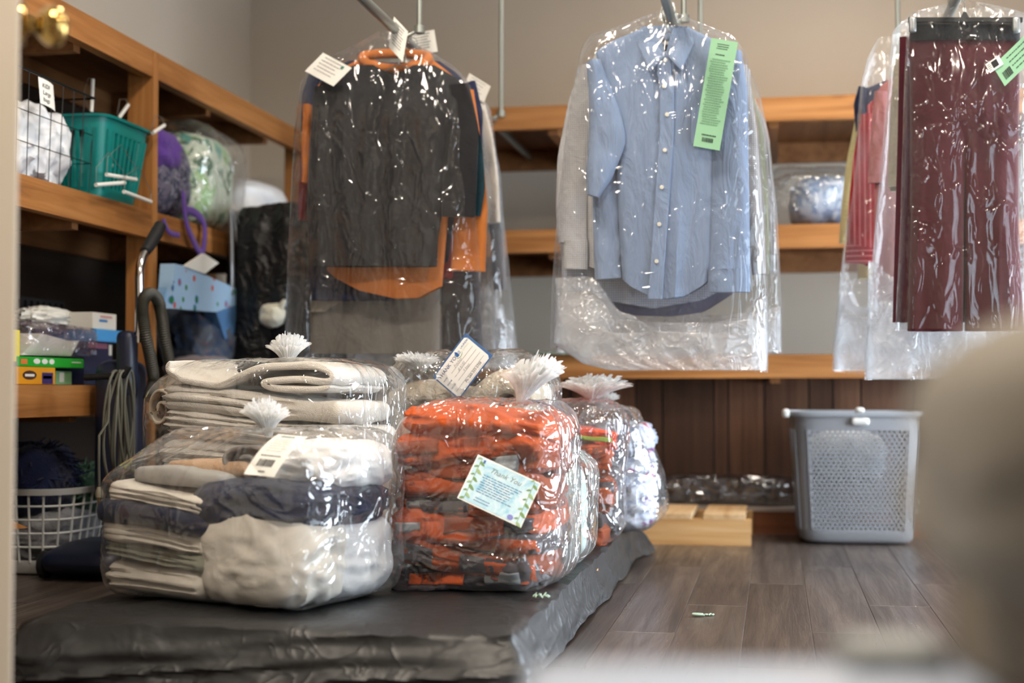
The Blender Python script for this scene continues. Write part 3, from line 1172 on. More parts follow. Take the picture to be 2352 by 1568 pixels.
bundle('crumpled_sheet', 'cream crumpled sheet bundle at the front corner of the linen bag', fl_cream, 0.115, -0.088, 0.101, (0.27, 0.195, 0.205), 0.075, 1.5, 61, 60, 3.6)
bundle('crumpled_sheet', 'white crumpled sheet bulging along the right side of the front linen bag', fl_white, 0.155, 0.06, 0.09, (0.195, 0.25, 0.18), 0.06, 1.8, 62, 56, 3.6)
bundle('crumpled_sheet', 'navy crumpled sheet across the middle of the front linen bag', fl_navy, 0.10, -0.005, 0.198, (0.33, 0.35, 0.10), 0.07, 1.5, 63, 50, 3.4)
bundle('crumpled_sheet', 'white crumpled sheet at the upper right of the front linen bag', fl_white, 0.15, 0.05, 0.27, (0.23, 0.25, 0.11), 0.07, 2.0, 64, 50, 3.0)
gk = fabric('grey_knit', (112, 106, 104), (150, 144, 140), weave=260, bump=1.0)
sp = [(0.055 * (1 - k / 46.0) * math.cos(k / 4.4) * 1.25, 0.036 * (1 - k / 46.0) * math.sin(k / 4.4)) for k in range(40)]
tag(MB().loft(put(fold_sheet(sp, 0.009, 0.15, seed=3), inA(0.03, -0.02, 0.283), rA + 0.15), True, True, True).build('rolled_blanket', gk), 'dark grey knitted blanket rolled at the top of the front linen bag', 'blanket', 'linen in the front bag')


# ---------------------------------------------------------------- flat cards
class Frame:
    """flat card in space: O top-left, X along the top, Y down; bend = sag of the middle towards the normal"""

    def __init__(self, tl, tr, bl, bend=0.0, bend_y=0.0):
        self.O = np.array(tl, float)
        self.w = float(np.linalg.norm(np.array(tr) - self.O))
        self.h = float(np.linalg.norm(np.array(bl) - self.O))
        self.X = (np.array(tr) - self.O) / self.w
        y = (np.array(bl) - self.O) / self.h
        self.Y = y
        self.N = np.cross(self.Y, self.X)
        self.N /= np.linalg.norm(self.N)
        if self.N[1] > 0:
            self.N = -self.N
        self.bend = bend
        self.bend_y = bend_y

    def m(self, x, y, off=0.0):
        x = np.asarray(x, float)
        y = np.asarray(y, float)
        b = self.bend * 4 * (x / self.w) * (1 - x / self.w) + self.bend_y * 4 * (y / self.h) * (1 - y / self.h) + off
        return self.O + x[..., None] * self.X + y[..., None] * self.Y + b[..., None] * self.N if x.ndim else self.O + x * self.X + y * self.Y + b * self.N

    def sheet(self, name, mat, parent, x0, y0, x1, y1, off, th=0.0, n=12, r=0.0):
        xs = np.linspace(x0, x1, n)
        top, bot = [], []
        ins = lambda x: 0.0 if r <= 0 else (r - math.sqrt(max(0, r * r - max(0, r - min(x - x0, x1 - x)) ** 2)))
        ys0 = [y0 + ins(x) for x in xs]
        ys1 = [y1 - ins(x) for x in xs]
        k = 10
        G = np.array([[self.m(np.array(x), np.array(a + (b - a) * j / (k - 1)), off) for j in range(k)] for x, a, b in zip(xs, ys0, ys1)])
        mb = MB()
        if th:
            B = G - self.N * th
            V = np.vstack([G.reshape(-1, 3), B.reshape(-1, 3)])
            o = n * k
            F = []
            for i in range(n - 1):
                for j in range(k - 1):
                    a = i * k + j
                    F.append((a, a + k, a + k + 1, a + 1))
                    F.append((o + a, o + a + 1, o + a + k + 1, o + a + k))
            for i in range(n - 1):
                F.append((i * k, o + i * k, o + (i + 1) * k, (i + 1) * k))
                F.append((i * k + k - 1, (i + 1) * k + k - 1, o + (i + 1) * k + k - 1, o + i * k + k - 1))
            for j in range(k - 1):
                F.append((j, j + 1, o + j + 1, o + j))
                e = (n - 1) * k + j
                F.append((e, o + e, o + e + 1, e + 1))
            mb.add(V, F)
        else:
            mb.loft(G, False)
        return mb.build(name, mat, parent, smooth=True)

    def poly(self, name, mat, parent, pts, off):
        mb = MB()
        for p in (pts if isinstance(pts[0][0], (tuple, list, np.ndarray)) else [pts]):
            p = np.array(p, float)
            mb.add(self.m(p[:, 0], p[:, 1], off), [tuple(range(len(p)))])
        return mb.build(name, mat, parent, smooth=False)

    def text(self, name, mat, parent, s, x, y, size, off, align='LEFT', shear=0.0, name_=None):
        cu = bpy.data.curves.new('lettering', 'FONT')
        cu.body = s
        cu.size = size
        cu.align_x = align
        cu.shear = shear
        cu.resolution_u = 2
        ob = bpy.data.objects.new('lettering_tmp', cu)
        COL.objects.link(ob)
        me = bpy.data.meshes.new_from_object(ob)
        V = np.array([tuple(q.co) for q in me.vertices])
        F = [tuple(q.vertices) for q in me.polygons]
        bpy.data.objects.remove(ob)
        bpy.data.curves.remove(cu)
        bpy.data.meshes.remove(me)
        if len(V) == 0:
            return
        P = self.m(x + V[:, 0], y - V[:, 1], off)
        return MB().add(P, F).build(name, mat, parent, smooth=False)


def barcode(fr, mat, parent, x, y, w, h, off, n=16, seed=1):
    rnd = random.Random(seed)
    q = []
    cx = x
    while cx < x + w:
        b = rnd.choice((0.3, 0.5, 0.9)) * w / n
        q.append([(cx, y), (cx + b, y), (cx + b, y + h), (cx, y + h)])
        cx += b + rnd.choice((0.3, 0.6)) * w / n
    return fr.poly('barcode', mat, parent, q, off)


def textlines(fr, mat, parent, x, y, w, n, dy, th, off, seed=1, name='printed_line'):
    if n < 1:
        return None
    """greyed small print: short dashes of several lengths"""
    rnd = random.Random(seed)
    q = []
    for k in range(n):
        cx = x + rnd.uniform(0, 0.1) * w
        end = x + w * rnd.uniform(0.75, 1.0)
        while cx < end:
            b = rnd.uniform(0.04, 0.13) * w
            q.append([(cx, y + k * dy), (min(cx + b, end), y + k * dy), (min(cx + b, end), y + k * dy + th), (cx, y + k * dy + th)])
            cx += b + 0.02 * w
    return fr.poly(name, mat, parent, q, off)


ink_b = plain('blue_ink', (52, 84, 134), 0.6)
ink_d = plain('dark_ink', (60, 62, 66), 0.6)
ink_k = plain('black_ink', (20, 20, 22), 0.6)
ink_p = plain('pencil', (178, 176, 174), 0.7)

# paper ticket on the front bag
fA = Frame(at(640, 996, 2.70), at(708, 1003, 2.70), at(560, 1088, 2.615), bend_y=0.012)
tk = thing('laundry_ticket', 'cream paper laundry ticket with barcode on top of the front linen bag', 'ticket', tuple(fA.m(fA.w / 2, fA.h)))
fA.sheet('paper', M['paper'], tk, 0, 0, fA.w, fA.h, 0.0, 0.0006)
textlines(fA, plain('teal_ink', (96, 140, 140), 0.6), tk, fA.w * 0.2, fA.h * 0.06, fA.w * 0.5, 2, fA.h * 0.035, fA.h * 0.018, 0.0008, 3)
textlines(fA, ink_p, tk, fA.w * 0.15, fA.h * 0.2, fA.w * 0.7, 6, fA.h * 0.06, fA.h * 0.012, 0.0008, 4)
textlines(fA, ink_d, tk, fA.w * 0.12, fA.h * 0.61, fA.w * 0.76, 1, 0.01, fA.h * 0.02, 0.0008, 5)
barcode(fA, ink_k, tk, fA.w * 0.22, fA.h * 0.70, fA.w * 0.52, fA.h * 0.14, 0.0008)
textlines(fA, ink_d, tk, fA.w * 0.38, fA.h * 0.92, fA.w * 0.25, 1, 0.01, fA.h * 0.025, 0.0008, 6)

# ---------------------------------------------------------------- bag 2: white towels
cB = np.array([-1.19, 3.33, TOP])
rB = math.radians(-3)
HB = 0.488
tw_w = fabric('white_terry', (216, 208, 196), (232, 226, 216), weave=420, bump=0.9, fold=12, foldb=0.25)
tw_w2 = fabric('white_waffle', (220, 214, 204), (234, 230, 222), weave=260, bump=1.0, fold=12, foldb=0.2)
tw_t = fabric('beige_fleece', (196, 176, 158), (210, 194, 178), weave=320, bump=1.0)


def inB(u, v_, z):
    p = rotz(np.array([[u, v_, 0]]), rB)[0] + cB
    p[2] = TOP + z
    return p


zb = 0.004
rows = [(0.088, 2, 'beige fleece blanket at the bottom of the towel bag', tw_t), (0.082, 2, 'white thick towel second from the bottom of the towel bag', tw_w), (0.074, 2, 'beige fleece blanket in the middle of the towel bag', tw_t),
        (0.068, 4, 'white waffle towel just above the beige blanket in the towel bag', tw_w2), (0.062, 4, 'white folded towel third from the top of the towel bag', tw_w), (0.058, 3, 'white folded towel under the top one of the towel bag', tw_w)]
for k, (h, G, lab, mt) in enumerate(rows):
    v, f = towel((0.475 - 0.012 * (k % 2), 0.38, h), G, 70 + k, 0.016, 0.15)
    v[:, 2] -= (0.02 if k > 3 else 0.0) * np.sin(v[:, 0] * 6)
    tag(MB().add(rotz(v, rB) + inB(0.004 * (-1) ** k, 0.0, zb + h / 2), f).build('folded_towel', mt), lab, 'towel', 'towels in the towel bag')
    zb += h - 0.004
# top towel: folded over itself, its inner layers showing
tp = [(-0.20, 0.05), (-0.215, 0.03), (-0.16, 0.0), (-0.08, -0.012), (-0.03, 0.01), (0.03, 0.036), (0.12, 0.040), (0.19, 0.03), (0.215, 0.012), (0.205, -0.004), (0.13, 0.008), (0.05, 0.006), (0.02, -0.004), (0.06, -0.014), (0.17, -0.018), (0.20, -0.012)]
tag(MB().loft(put(fold_sheet(tp, 0.017, 0.37, seed=8, n=110), inB(-0.0, -0.005, zb + 0.036), rB), True, True, True).build('folded_towel', tw_w), 'white towel folded over itself on top of the towel bag', 'towel', 'towels in the towel bag')
flo = blotch('floral_cloth', (206, 194, 176), [((150, 60, 50), 30, 0.58), ((64, 96, 60), 26, 0.6), ((92, 60, 92), 34, 0.62)])
sp = [(0.034 * (1 - k / 50.0) * math.cos(k / 4.0), 0.055 * (1 - k / 50.0) * math.sin(k / 4.0)) for k in range(40)]
tag(MB().loft(put(fold_sheet(sp, 0.007, 0.2, seed=13), inB(-0.258, -0.04, 0.385), rB), True, True, True).build('rolled_cloth', flo), 'floral printed cloth roll at the left end of the towel bag', 'cloth', 'towels in the towel bag')
nkB = at(660, 838, 3.3)


def defB(v):
    v = v.copy()
    tz = smooth(0.3, HB, v[:, 2])
    v[:, 2] -= tz * 0.05 * smooth(-0.12, -0.28, v[:, 0])
    v[:, 2] -= tz * 0.012 * smooth(0.15, 0.26, v[:, 0])
    return v


poly_bag('laundry_bag', 'clear plastic laundry bag packed with white towels behind the linen bag', cB - np.array([0.006, 0, 0]), (0.545, 0.43, HB + 0.012), rB, (nkB.x, nkB.y, nkB.z - 0.006), 15, 'film', 0.078, 0.048, tilt=(0.05, 0), deform=defB, r=0.055, wr=0.005)

# ---------------------------------------------------------------- bag 3: quilted blanket with the THANK YOU tag
cC = np.array([-0.80, 3.78, TOP])
q_m = fabric('cream_quilt', (196, 182, 160), (212, 200, 182), weave=240, bump=0.8, fold=40, foldb=0.6)
Z0 = 0.0
poly = [(-0.01, 0.375), (-0.10, 0.352), (-0.185, 0.37), (-0.20, 0.435), (-0.12, 0.476), (-0.02, 0.45), (0.04, 0.455), (0.09, 0.50), (0.15, 0.49), (0.17, 0.44), (0.12, 0.40), (0.05, 0.395)]
tag(MB().loft(put(fold_sheet(poly, 0.062, 0.30, seed=31, n=120, amp=0.006), cC + np.array([0, -0.01, -0.045])), True, True, True).build('quilted_blanket', q_m), 'cream quilted blanket folded in the bag with the thank-you tag', 'blanket')
for k, (h, w) in enumerate(((0.15, 0.36), (0.14, 0.37))):
    v, f = towel((w, 0.30, h), 1, 40 + k)
    tag(MB().add(v + cC + np.array([0.0, 0.0, 0.078 + 0.142 * k]), f).build('folded_blanket', q_m), ['cream blanket at the bottom of the bag with the thank-you tag', 'cream blanket under the folded quilt, bag with the thank-you tag'][k], 'blanket', 'blankets in the tagged bag')


def defC(v):
    v = v.copy()
    tz = smooth(0.25, 0.5, v[:, 2])
    v[:, 2] += tz * (0.035 * np.exp(-((v[:, 0] + 0.10) / 0.05) ** 2) + 0.022 * np.sin(v[:, 0] * 17) * np.cos(v[:, 1] * 11))
    return v


poly_bag('laundry_bag', 'crumpled clear plastic bag of cream blankets holding the thank-you tag', cC, (0.445, 0.37, 0.515), 0.05, cC + np.array([-0.11, -0.14, 0.475]), 25, 'film2', 0.05, 0.055, tilt=(-0.3, -0.8), deform=defC, r=0.085, wr=0.011)

yT = 3.598
fT = Frame(at(994, 866, yT), at(1070.5, 764.5, yT), at(1055, 918, yT - 0.004), bend=0.004, bend_y=0.004)
tg = thing('thank_you_tag', 'white and blue THANK YOU tag with ruled lines on the crumpled blanket bag', 'tag', tuple(fT.m(fT.w * 0.3, fT.h)))
fT.sheet('tag_card', plain('tag_blue_border', (58, 98, 150), 0.5, var=0.12, vs_=30), tg, 0, 0, fT.w, fT.h, 0, 0.0008)
W, H = fT.w, fT.h
fT.sheet('tag_panel', plain('tag_white', (238, 234, 228), 0.6, var=0.005), tg, W * 0.028, H * 0.045, W * 0.955, H * 0.965, 0.0006, n=24, r=W * 0.05)
fT.text('lettering', ink_b, tg, 'THANK YOU', W * 0.06, H * 0.24, H * 0.15, 0.0011)
fT.text('lettering', plain('logo_blue', (38, 104, 160), 0.6), tg, 'LAUNDRY', W * 0.725, H * 0.175, H * 0.08, 0.0011)
fT.text('lettering', plain('logo_pale_green', (206, 214, 196), 0.6), tg, 'EXPRESS', W * 0.725, H * 0.26, H * 0.072, 0.0011)
ln = []
for k, yy in enumerate((0.385, 0.525, 0.66, 0.80)):
    xa = (0.28, 0.27, 0.265, 0.085)[k] * W
    xs_ = np.linspace(xa, 0.90 * W, 15)
    for a_, b_ in zip(xs_[:-1], xs_[1:]):
        ln.append([(a_, yy * H), (b_, yy * H), (b_, yy * H + 0.0006), (a_, yy * H + 0.0006)])
fT.poly('ruled_line', ink_d, tg, ln, 0.0010)
for s, yy in (('NAME', 0.375), ('PHONE', 0.525), ('NOTES', 0.67)):
    fT.text('lettering', ink_b, tg, s, W * 0.065, H * yy, H * 0.062, 0.0011)
fT.text('handwriting', ink_p, tg, 'Frickey', W * 0.40, H * 0.375, H * 0.11, 0.0011, shear=0.3)
fT.text('handwriting', ink_p, tg, '# 6185', W * 0.40, H * 0.515, H * 0.105, 0.0011, shear=0.3)
fT.text('handwriting', ink_p, tg, '4 bags', W * 0.45, H * 0.65, H * 0.105, 0.0011, shear=0.3)
fT.text('lettering', ink_d, tg, 'Ph: 260-333-5758', W * 0.33, H * 0.885, H * 0.098, 0.0011)
fT.text('lettering', ink_p, tg, '@hotmail.com  \u2022  @laundryxpresside  \u2022  www.laundry', W * 0.10, H * 0.955, H * 0.05, 0.0011)
# small logo: blue house, green swoosh, machine door
lx, ly = W * 0.605, H * 0.19
fT.poly('logo_mark', plain('logo_house', (30, 96, 168), 0.6), tg, [(lx - .03 * W, ly - .05 * H), (lx, ly - .11 * H), (lx + .025 * W, ly - .05 * H), (lx + .025 * W, ly + .06 * H), (lx - .03 * W, ly + .06 * H)], 0.0011)
ring = [[(lx + .055 * W + .02 * W * math.cos(a) * s, ly + .0 * H + .03 * W * math.sin(a) * s) for s in (1, 0.62) for a in (np.linspace(0, 2 * math.pi, 16) if s == 1 else np.linspace(2 * math.pi, 0, 16))]]
fT.poly('logo_mark', plain('logo_door', (70, 120, 170), 0.6), tg, ring[0], 0.0012)
sw = [(lx + W * 0.02 + .085 * W * math.cos(a), ly + .02 * H + .10 * H * math.sin(a)) for a in np.linspace(0.3, math.pi - 0.3, 14)] + [(lx + W * 0.02 + .08 * W * math.cos(a), ly + .02 * H + .085 * H * math.sin(a)) for a in np.linspace(math.pi - 0.3, 0.3, 14)]
fT.poly('logo_mark', plain('logo_green', (110, 170, 80), 0.6), tg, sw, 0.0012)

# ---------------------------------------------------------------- bag 4: orange work clothes with card
or1 = fabric('orange_workwear', (192, 82, 36), (208, 98, 50), fold=16, foldb=0.6, sheen=0.05)
or2 = fabric('rust_shaded_orange_workwear', (138, 64, 34), (164, 78, 42), fold=16, foldb=0.6, sheen=0.05)  # orange darkened to rust: shading of the stack put into the colour
or4 = fabric('brown_shadow_workwear', (112, 52, 30), (136, 64, 36), fold=16, foldb=0.6, sheen=0.05)  # shadow brown between the folds, painted as cloth colour
or3 = fabric('charcoal_workwear', (66, 58, 62), (84, 76, 80), fold=16, foldb=0.5)
rf = plain('reflective_tape', (150, 154, 156), 0.35, 0.2, var=0.05, vs_=80)


def work_stack(c, rot, w, d, items, group, sd):
    """folded jackets: wavy slabs with tape patches on their front folds"""
    z = 0.006
    for k, (h, mt, lab, tapes) in enumerate(items):
        h *= 0.92
        t = thing('folded_jacket', lab, 'jacket', tuple(c + np.array([0, 0, z])), group)
        rnd = random.Random(sd + k)
        v, f = rbox((w * rnd.uniform(0.9, 1.02), d * rnd.uniform(0.92, 1.0), h * 1.12), h * 0.34, (64, 20, 16))
        v = v.copy()
        n = vnormals(v, f)
        tilt = rnd.uniform(-0.14, 0.14)
        v += n * (0.006 * ridge(np.c_[v[:, 0] * 9, v[:, 1] * 9, v[:, 2] * 40] + k, sd + k, 3) + 0.012 * vn(v * 8 + k, sd + k + 4))[:, None]
        v[:, 2] *= 1 + 0.35 * vn(np.c_[v[:, 0] * 5, v[:, 1] * 0, v[:, 0] * 0 + k], sd + k + 6)
        v[:, 2] += tilt * v[:, 0] + 0.012 * vn(np.c_[v[:, 0] * 7, v[:, 1] * 5, v[:, 0] * 0], sd + k + 8)
        v[:, 1] += 0.020 * vn(np.c_[v[:, 0] * 7, v[:, 2] * 30, v[:, 0] * 0], sd + k + 9) + 0.012 * ridge(np.c_[v[:, 0] * 16, v[:, 2] * 22, v[:, 0] * 0], sd + k + 10, 2) * (v[:, 1] < 0)
        zz = z + h / 2
        off = c + np.array([rnd.uniform(-0.010, 0.010) + 0.0035 * (k - 3), rnd.uniform(-0.008, 0.004), zz])
        body = MB().add(rotz(v, rot) + off, f).build('cloth', mt, t)
        tapes = list(tapes)
        for e in range(1 if k < 6 else 0):  # extra patch; rust and brown ones paint shade onto the folds
            tapes.append((rnd.uniform(-0.4, 0.4) * w, rnd.uniform(0.05, 0.14), h * rnd.uniform(0.35, 0.8), rnd.choice((or1, or2, or2, or3, or4)) if mt is not or1 else rnd.choice((or2, or4))))
        for (tx, tw, th, tm) in tapes:
            # strip lying on the front fold, following it
            pts = []
            sel = v[v[:, 1] < -d * 0.3]
            for x in np.linspace(tx - tw / 2, tx + tw / 2, 5):
                col = []
                for q in np.linspace(-th / 2, th / 2, 5):
                    near = sel[np.argmin((sel[:, 0] - x) ** 2 + (sel[:, 2] - (tilt * x + q)) ** 2 * 2)]
                    col.append((x, near[1] - 0.004, near[2]))
                pts.append(col)
            G = np.array(pts)
            G = (rotz(G.reshape(-1, 3), rot) + off).reshape(G.shape)
            o = MB().loft(G, False).build('reflective_tape' if tm is rf else 'fabric_or_shade_patch', tm, t)
            md = o.modifiers.new('thick', 'SOLIDIFY')
            md.thickness = 0.002
        z += h * 0.90
    return z


cD = np.array([-0.638, 3.115, TOP])
rD = math.radians(-6)
g4 = 'orange work jackets in the bag with the card'
items = [(0.042, or3, 'charcoal and orange jacket at the bottom of the orange bag with the card', [(-0.05, 0.13, 0.022, or1), (0.10, 0.08, 0.025, rf)]),
         (0.050, or2, 'rust-shaded orange jacket with grey panels, second from the bottom, carded bag', [(-0.11, 0.11, 0.032, or3), (0.11, 0.10, 0.03, or1)]),
         (0.044, or3, 'charcoal jacket with orange cuff low in the carded bag', [(0.02, 0.14, 0.024, or2)]),
         (0.046, or1, 'bright orange jacket with short tape, middle of the carded bag', [(-0.115, 0.05, 0.018, rf), (0.12, 0.06, 0.03, or3)]),
         (0.050, or2, 'rust-shaded orange jacket with grey tape patch below the card', [(-0.10, 0.06, 0.024, rf)]),
         (0.052, or2, 'rust-shaded orange jacket with bright cuff at left of the card', [(-0.06, 0.08, 0.036, or1)]),
         (0.056, or2, 'rust-shaded orange jacket with grey patch just above the card', [(0.07, 0.055, 0.034, rf)]),
         (0.060, or1, 'bright orange jacket second from the top of the carded bag', [(-0.11, 0.09, 0.03, or2)]),
         (0.045, or1, 'bright orange jacket with snap on top of the carded bag', [])]
work_stack(cD, rD, 0.325, 0.29, items, g4, 200)


def defD(v):
    v = v.copy()
    k = smooth(0.05, 0.34, v[:, 2])
    v[:, 0] *= 1 - 0.12 * k * (v[:, 0] < 0)
    v[:, 2] -= 0.04 * smooth(0.2, 0.4, v[:, 2]) * smooth(-0.06, -0.19, v[:, 0])
    return v


nkD = at(1192, 932, 3.02)
poly_bag('laundry_bag', 'clear plastic bag of orange work jackets with a thank-you card on it', cD, (0.392, 0.345, 0.405), rD, tuple(nkD), 35, 'film2', 0.105, 0.062, tilt=(0.45, 0.1), deform=defD, r=0.075, wr=0.009, foot=0.05)
# thank-you card
yD = 2.905
fD = Frame(at(1098, 1043, yD + 0.02), at(1243, 1110, yD + 0.02), at(1050, 1143, yD - 0.02))
cd = thing('thank_you_card', 'pale blue thank-you card with green leaf border on the orange bag', 'card', tuple(fD.m(fD.w / 2, fD.h)))
W, H = fD.w, fD.h
fD.sheet('card_stock', plain('card_cream', (232, 236, 230), 0.5, var=0.01), cd, 0, 0, W, H, 0, 0.0008)


def wash():
    t = NT('blue_wash')
    c = t.ramp(t.noise(26, None, 4, 0.6, 1.2), [(0.3, (130, 190, 214)), (0.5, (188, 216, 226)), (0.68, (216, 228, 230))])
    return t.done(t.pbsdf(c, 0.5).outputs[0])


fD.sheet('watercolour_panel', wash(), cd, W * 0.02, H * 0.03, W * 0.98, H * 0.97, 0.0006)
leafm = [plain('leaf_print_a', (112, 146, 84), 0.6, var=0.15, vs_=90), plain('leaf_print_b', (150, 176, 122), 0.6, var=0.1, vs_=90)]


def leaf(fr, cx, cy, l, w, a):
    pts = []
    for q in np.linspace(0, 2 * math.pi, 14, endpoint=False):
        x = l / 2 * math.cos(q)
        y = w / 2 * math.sin(q) * (1 - 0.35 * math.cos(q))
        pts.append((cx + x * math.cos(a) - y * math.sin(a), cy + x * math.sin(a) + y * math.cos(a)))
    return pts


L1, L2 = [], []
rnd = random.Random(4)
for side, x0_, lo, hi, n in ((-1, 0.085, 0.06, 0.95, 11), (1, 0.915, 0.03, 0.97, 10)):
    for k in range(n):
        yy = (lo + (hi - lo) * k / (n - 1)) * H
        l = (0.06, 0.095, 0.07, 0.11)[k % 4] * W
        s = 1 if k % 2 else -1
        (L1 if k % 3 else L2).append(leaf(fD, x0_ * W + s * 0.035 * W, yy, l, l * 0.42, s * 0.5 if s > 0 else math.pi - 0.5))
fD.poly('leaf_print', leafm[0], cd, L1, 0.0011)
fD.poly('leaf_print', leafm[1], cd, L2, 0.0012)
fD.poly('stem_print', leafm[0], cd, [[(x0_ * W - 0.0005, 0.04 * H), (x0_ * W + 0.0005, 0.04 * H), (x0_ * W + 0.0005, 0.96 * H), (x0_ * W - 0.0005, 0.96 * H)] for x0_ in (0.085, 0.915)], 0.0010)
vio = [(0.80 * W + 0.045 * W * math.cos(a), 0.90 * H + 0.055 * H * math.sin(a)) for a in np.linspace(0, 2 * math.pi, 16, endpoint=False)]
fD.poly('violet_flower_print', plain('violet_print', (126, 128, 196), 0.6), cd, vio, 0.0011)
fD.poly('blue_bird_print', plain('bird_print', (60, 90, 160), 0.6), cd, [(0.12 * W, 0.06 * H), (0.15 * W, 0.05 * H), (0.15 * W, 0.12 * H), (0.125 * W, 0.13 * H)], 0.0012)
fD.text('lettering', plain('grey_script', (126, 142, 140), 0.6), cd, 'Thank You', W * 0.5, H * 0.24, H * 0.155, 0.0011, 'CENTER', 0.35)
textlines(fD, plain('blue_script', (92, 122, 158), 0.6), cd, W * 0.19, H * 0.33, W * 0.62, 8, H * 0.052, H * 0.016, 0.0010, 8)
textlines(fD, plain('blue_script_b', (92, 122, 158), 0.6), cd, W * 0.22, H * 0.82, W * 0.28, 2, H * 0.06, H * 0.016, 0.0010, 9)

# ---------------------------------------------------------------- bag 5: second orange bag, further back
cE = np.array([-0.575, 4.03, TOP])
g5 = 'orange jackets in the far orange bag'
items = [(0.055, or2, 'rust-shaded orange jacket at the bottom of the far orange bag', []), (0.055, or3, 'charcoal jacket second from the bottom, far orange bag', [(0.02, 0.1, 0.03, or2)]), (0.055, or2, 'rust-shaded orange jacket with grey strip low in the far orange bag', [(-0.03, 0.06, 0.02, rf)]),
         (0.055, or2, 'rust-shaded orange jacket in the middle of the far orange bag', [(0.10, 0.04, 0.03, or3)]), (0.055, or2, 'rust-shaded orange jacket with grey tape in the upper half, far orange bag', [(-0.02, 0.06, 0.024, rf)]), (0.055, or1, 'orange jacket with grey patch, far orange bag', [(-0.04, 0.06, 0.04, rf)]),
         (0.045, fabric('red_orange_lime', (226, 70, 34), (232, 90, 50)), 'red-orange jacket with lime trim on top of the far orange bag', [(-0.07, 0.06, 0.03, plain('lime_trim', (150, 170, 60), 0.7)), (0.06, 0.1, 0.012, plain('lime_trim_b', (150, 170, 60), 0.7))])]
work_stack(cE, 0.05, 0.24, 0.24, items, g5, 300)
nkE = at(1358, 925, 4.0)
poly_bag('laundry_bag', 'clear plastic bag of orange jackets standing behind the carded orange bag', cE + np.array([0.012, 0, 0]), (0.285, 0.29, 0.395), 0.05, tuple(nkE), 45, 'film2', 0.075, 0.10, tilt=(0.2, 0), r=0.07, wr=0.012, tie=False)
# ---------------------------------------------------------------- bag 6: pale patterned laundry
cF = np.array([-0.475, 4.42, TOP])
pat = blotch('pale_patterned_cloth', (206, 212, 222), [((150, 80, 150), 16, 0.6), ((180, 90, 110), 14, 0.62), ((160, 170, 190), 12, 0.55)])
for k in range(4):
    p = put(crumple((0.20, 0.24, 0.10), 0.12, 2.2, 81 + k, 30), cF + np.array([0.0, 0, 0.055 + 0.075 * k]))
    p[..., 2] = np.maximum(p[..., 2], TOP + 0.003)
    tag(MB().loft(p, True, True, True).build('folded_clothes', pat), ['pale patterned clothes at the bottom of the rearmost bag', 'pale patterned clothes second from the bottom, rearmost bag', 'pale patterned clothes second from the top, rearmost bag', 'pale patterned clothes on top inside the rearmost bag'][k], 'clothes', 'clothes in the rearmost bag')


def defF(v):
    v = v.copy()
    k = smooth(0.1, 0.36, v[:, 2])
    v[:, 0] = v[:, 0] * (1 - 0.35 * k) - 0.03 * k
    return v


poly_bag('laundry_bag', 'clear plastic bag of pale patterned clothes at the far end of the platform', cF, (0.275, 0.33, 0.37), 0.0, cF + np.array([-0.06, -0.05, 0.37]), 55, 'film2', 0.05, 0.05, tilt=(0.4, 0), deform=defF, r=0.07, wr=0.014, tie=False)
# ---------------------------------------------------------------- bag 7: small pale green bag tucked behind the carded bag
cG = np.array([-0.545, 3.50, TOP])
p = put(crumple((0.15, 0.2, 0.24), 0.12, 2.2, 96, 30), cG + np.array([0, 0, 0.125]))
p[..., 2] = np.maximum(p[..., 2], TOP + 0.003)
tag(MB().loft(p, True, True, True).build('folded_clothes', fabric('pale_green_cloth', (188, 204, 196))), 'pale green cloth in the small bag behind the carded orange bag', 'clothes')
poly_bag('laundry_bag', 'small clear bag of pale green cloth tucked behind the carded orange bag', cG, (0.20, 0.26, 0.275), 0, cG + np.array([0, 0, 0.27]), 65, 'film2', 0, 0, r=0.06, wr=0.012)

# bits on the floor
gt = plain('pale_green_paper', (170, 196, 176), 0.6)
p0 = atZ(1597, 1413, 0.003)
p1 = atZ(1640, 1411, 0.003)
tt = thing('twist_tie', 'pale green twist tie lying on the plank floor', 'twist tie', (p0.x, p0.y, 0))
MB().tube([p0 + (p1 - p0) * s + Vector((0, 0.003 * math.sin(s * 40), 0.001 + 0.001 * math.sin(s * 25))) for s in np.linspace(0, 1, 24)], 0.0022, 6).build('strip', gt, tt)
MB().tube([p0 + Vector((0.012 * math.cos(a) + 0.006, 0.006 * math.sin(a), 0.003)) for a in np.linspace(0, 6, 14)], 0.003, 6).build('twisted_end', gt, tt)
q = at(1192, 1370, 2.93)
MB_ = MB()
for k in range(7):
    a = k * 0.9
    MB_.tube([(-0.475 + 0.004 * k * math.cos(a), 2.905 + 0.004 * math.sin(a), TOP + 0.004), (-0.475 + 0.012 * math.cos(a), 2.905 + 0.012 * math.sin(a), TOP + 0.008 + 0.003 * (k % 2)), (-0.475 + 0.018 * math.cos(a + .5), 2.905 + 0.016 * math.sin(a + .5), TOP + 0.004)], 0.0016, 5)
tag(MB_.build('twist_tie', gt), 'curled pale green tie at the foot of the carded orange bag', 'twist tie')

# ================================================================== HANGING CLOTHES
M['cover'] = film('garment_cover_film', haze=0.016, edge=0.16, gloss=0.65, base=0.016, rough=0.10, scale=14, strength=0.22, stretch=(1.6, 1.6, 0.7), fine=60, fines=0.15)
M['cover_h'] = film('garment_cover_film_hazy', haze=0.07, edge=0.26, gloss=0.7, base=0.014, rough=0.14, scale=14, strength=0.24, stretch=(1.6, 1.6, 0.7), fine=60, fines=0.2)

M['cover_b'] = film('bunched_glow_film', haze=0.27, edge=0.25, gloss=0.8, base=0.02, rough=0.2, scale=20, strength=0.35, tint=(246, 248, 252))  # crumpled hem film, extra milky haze paints the bright window glow


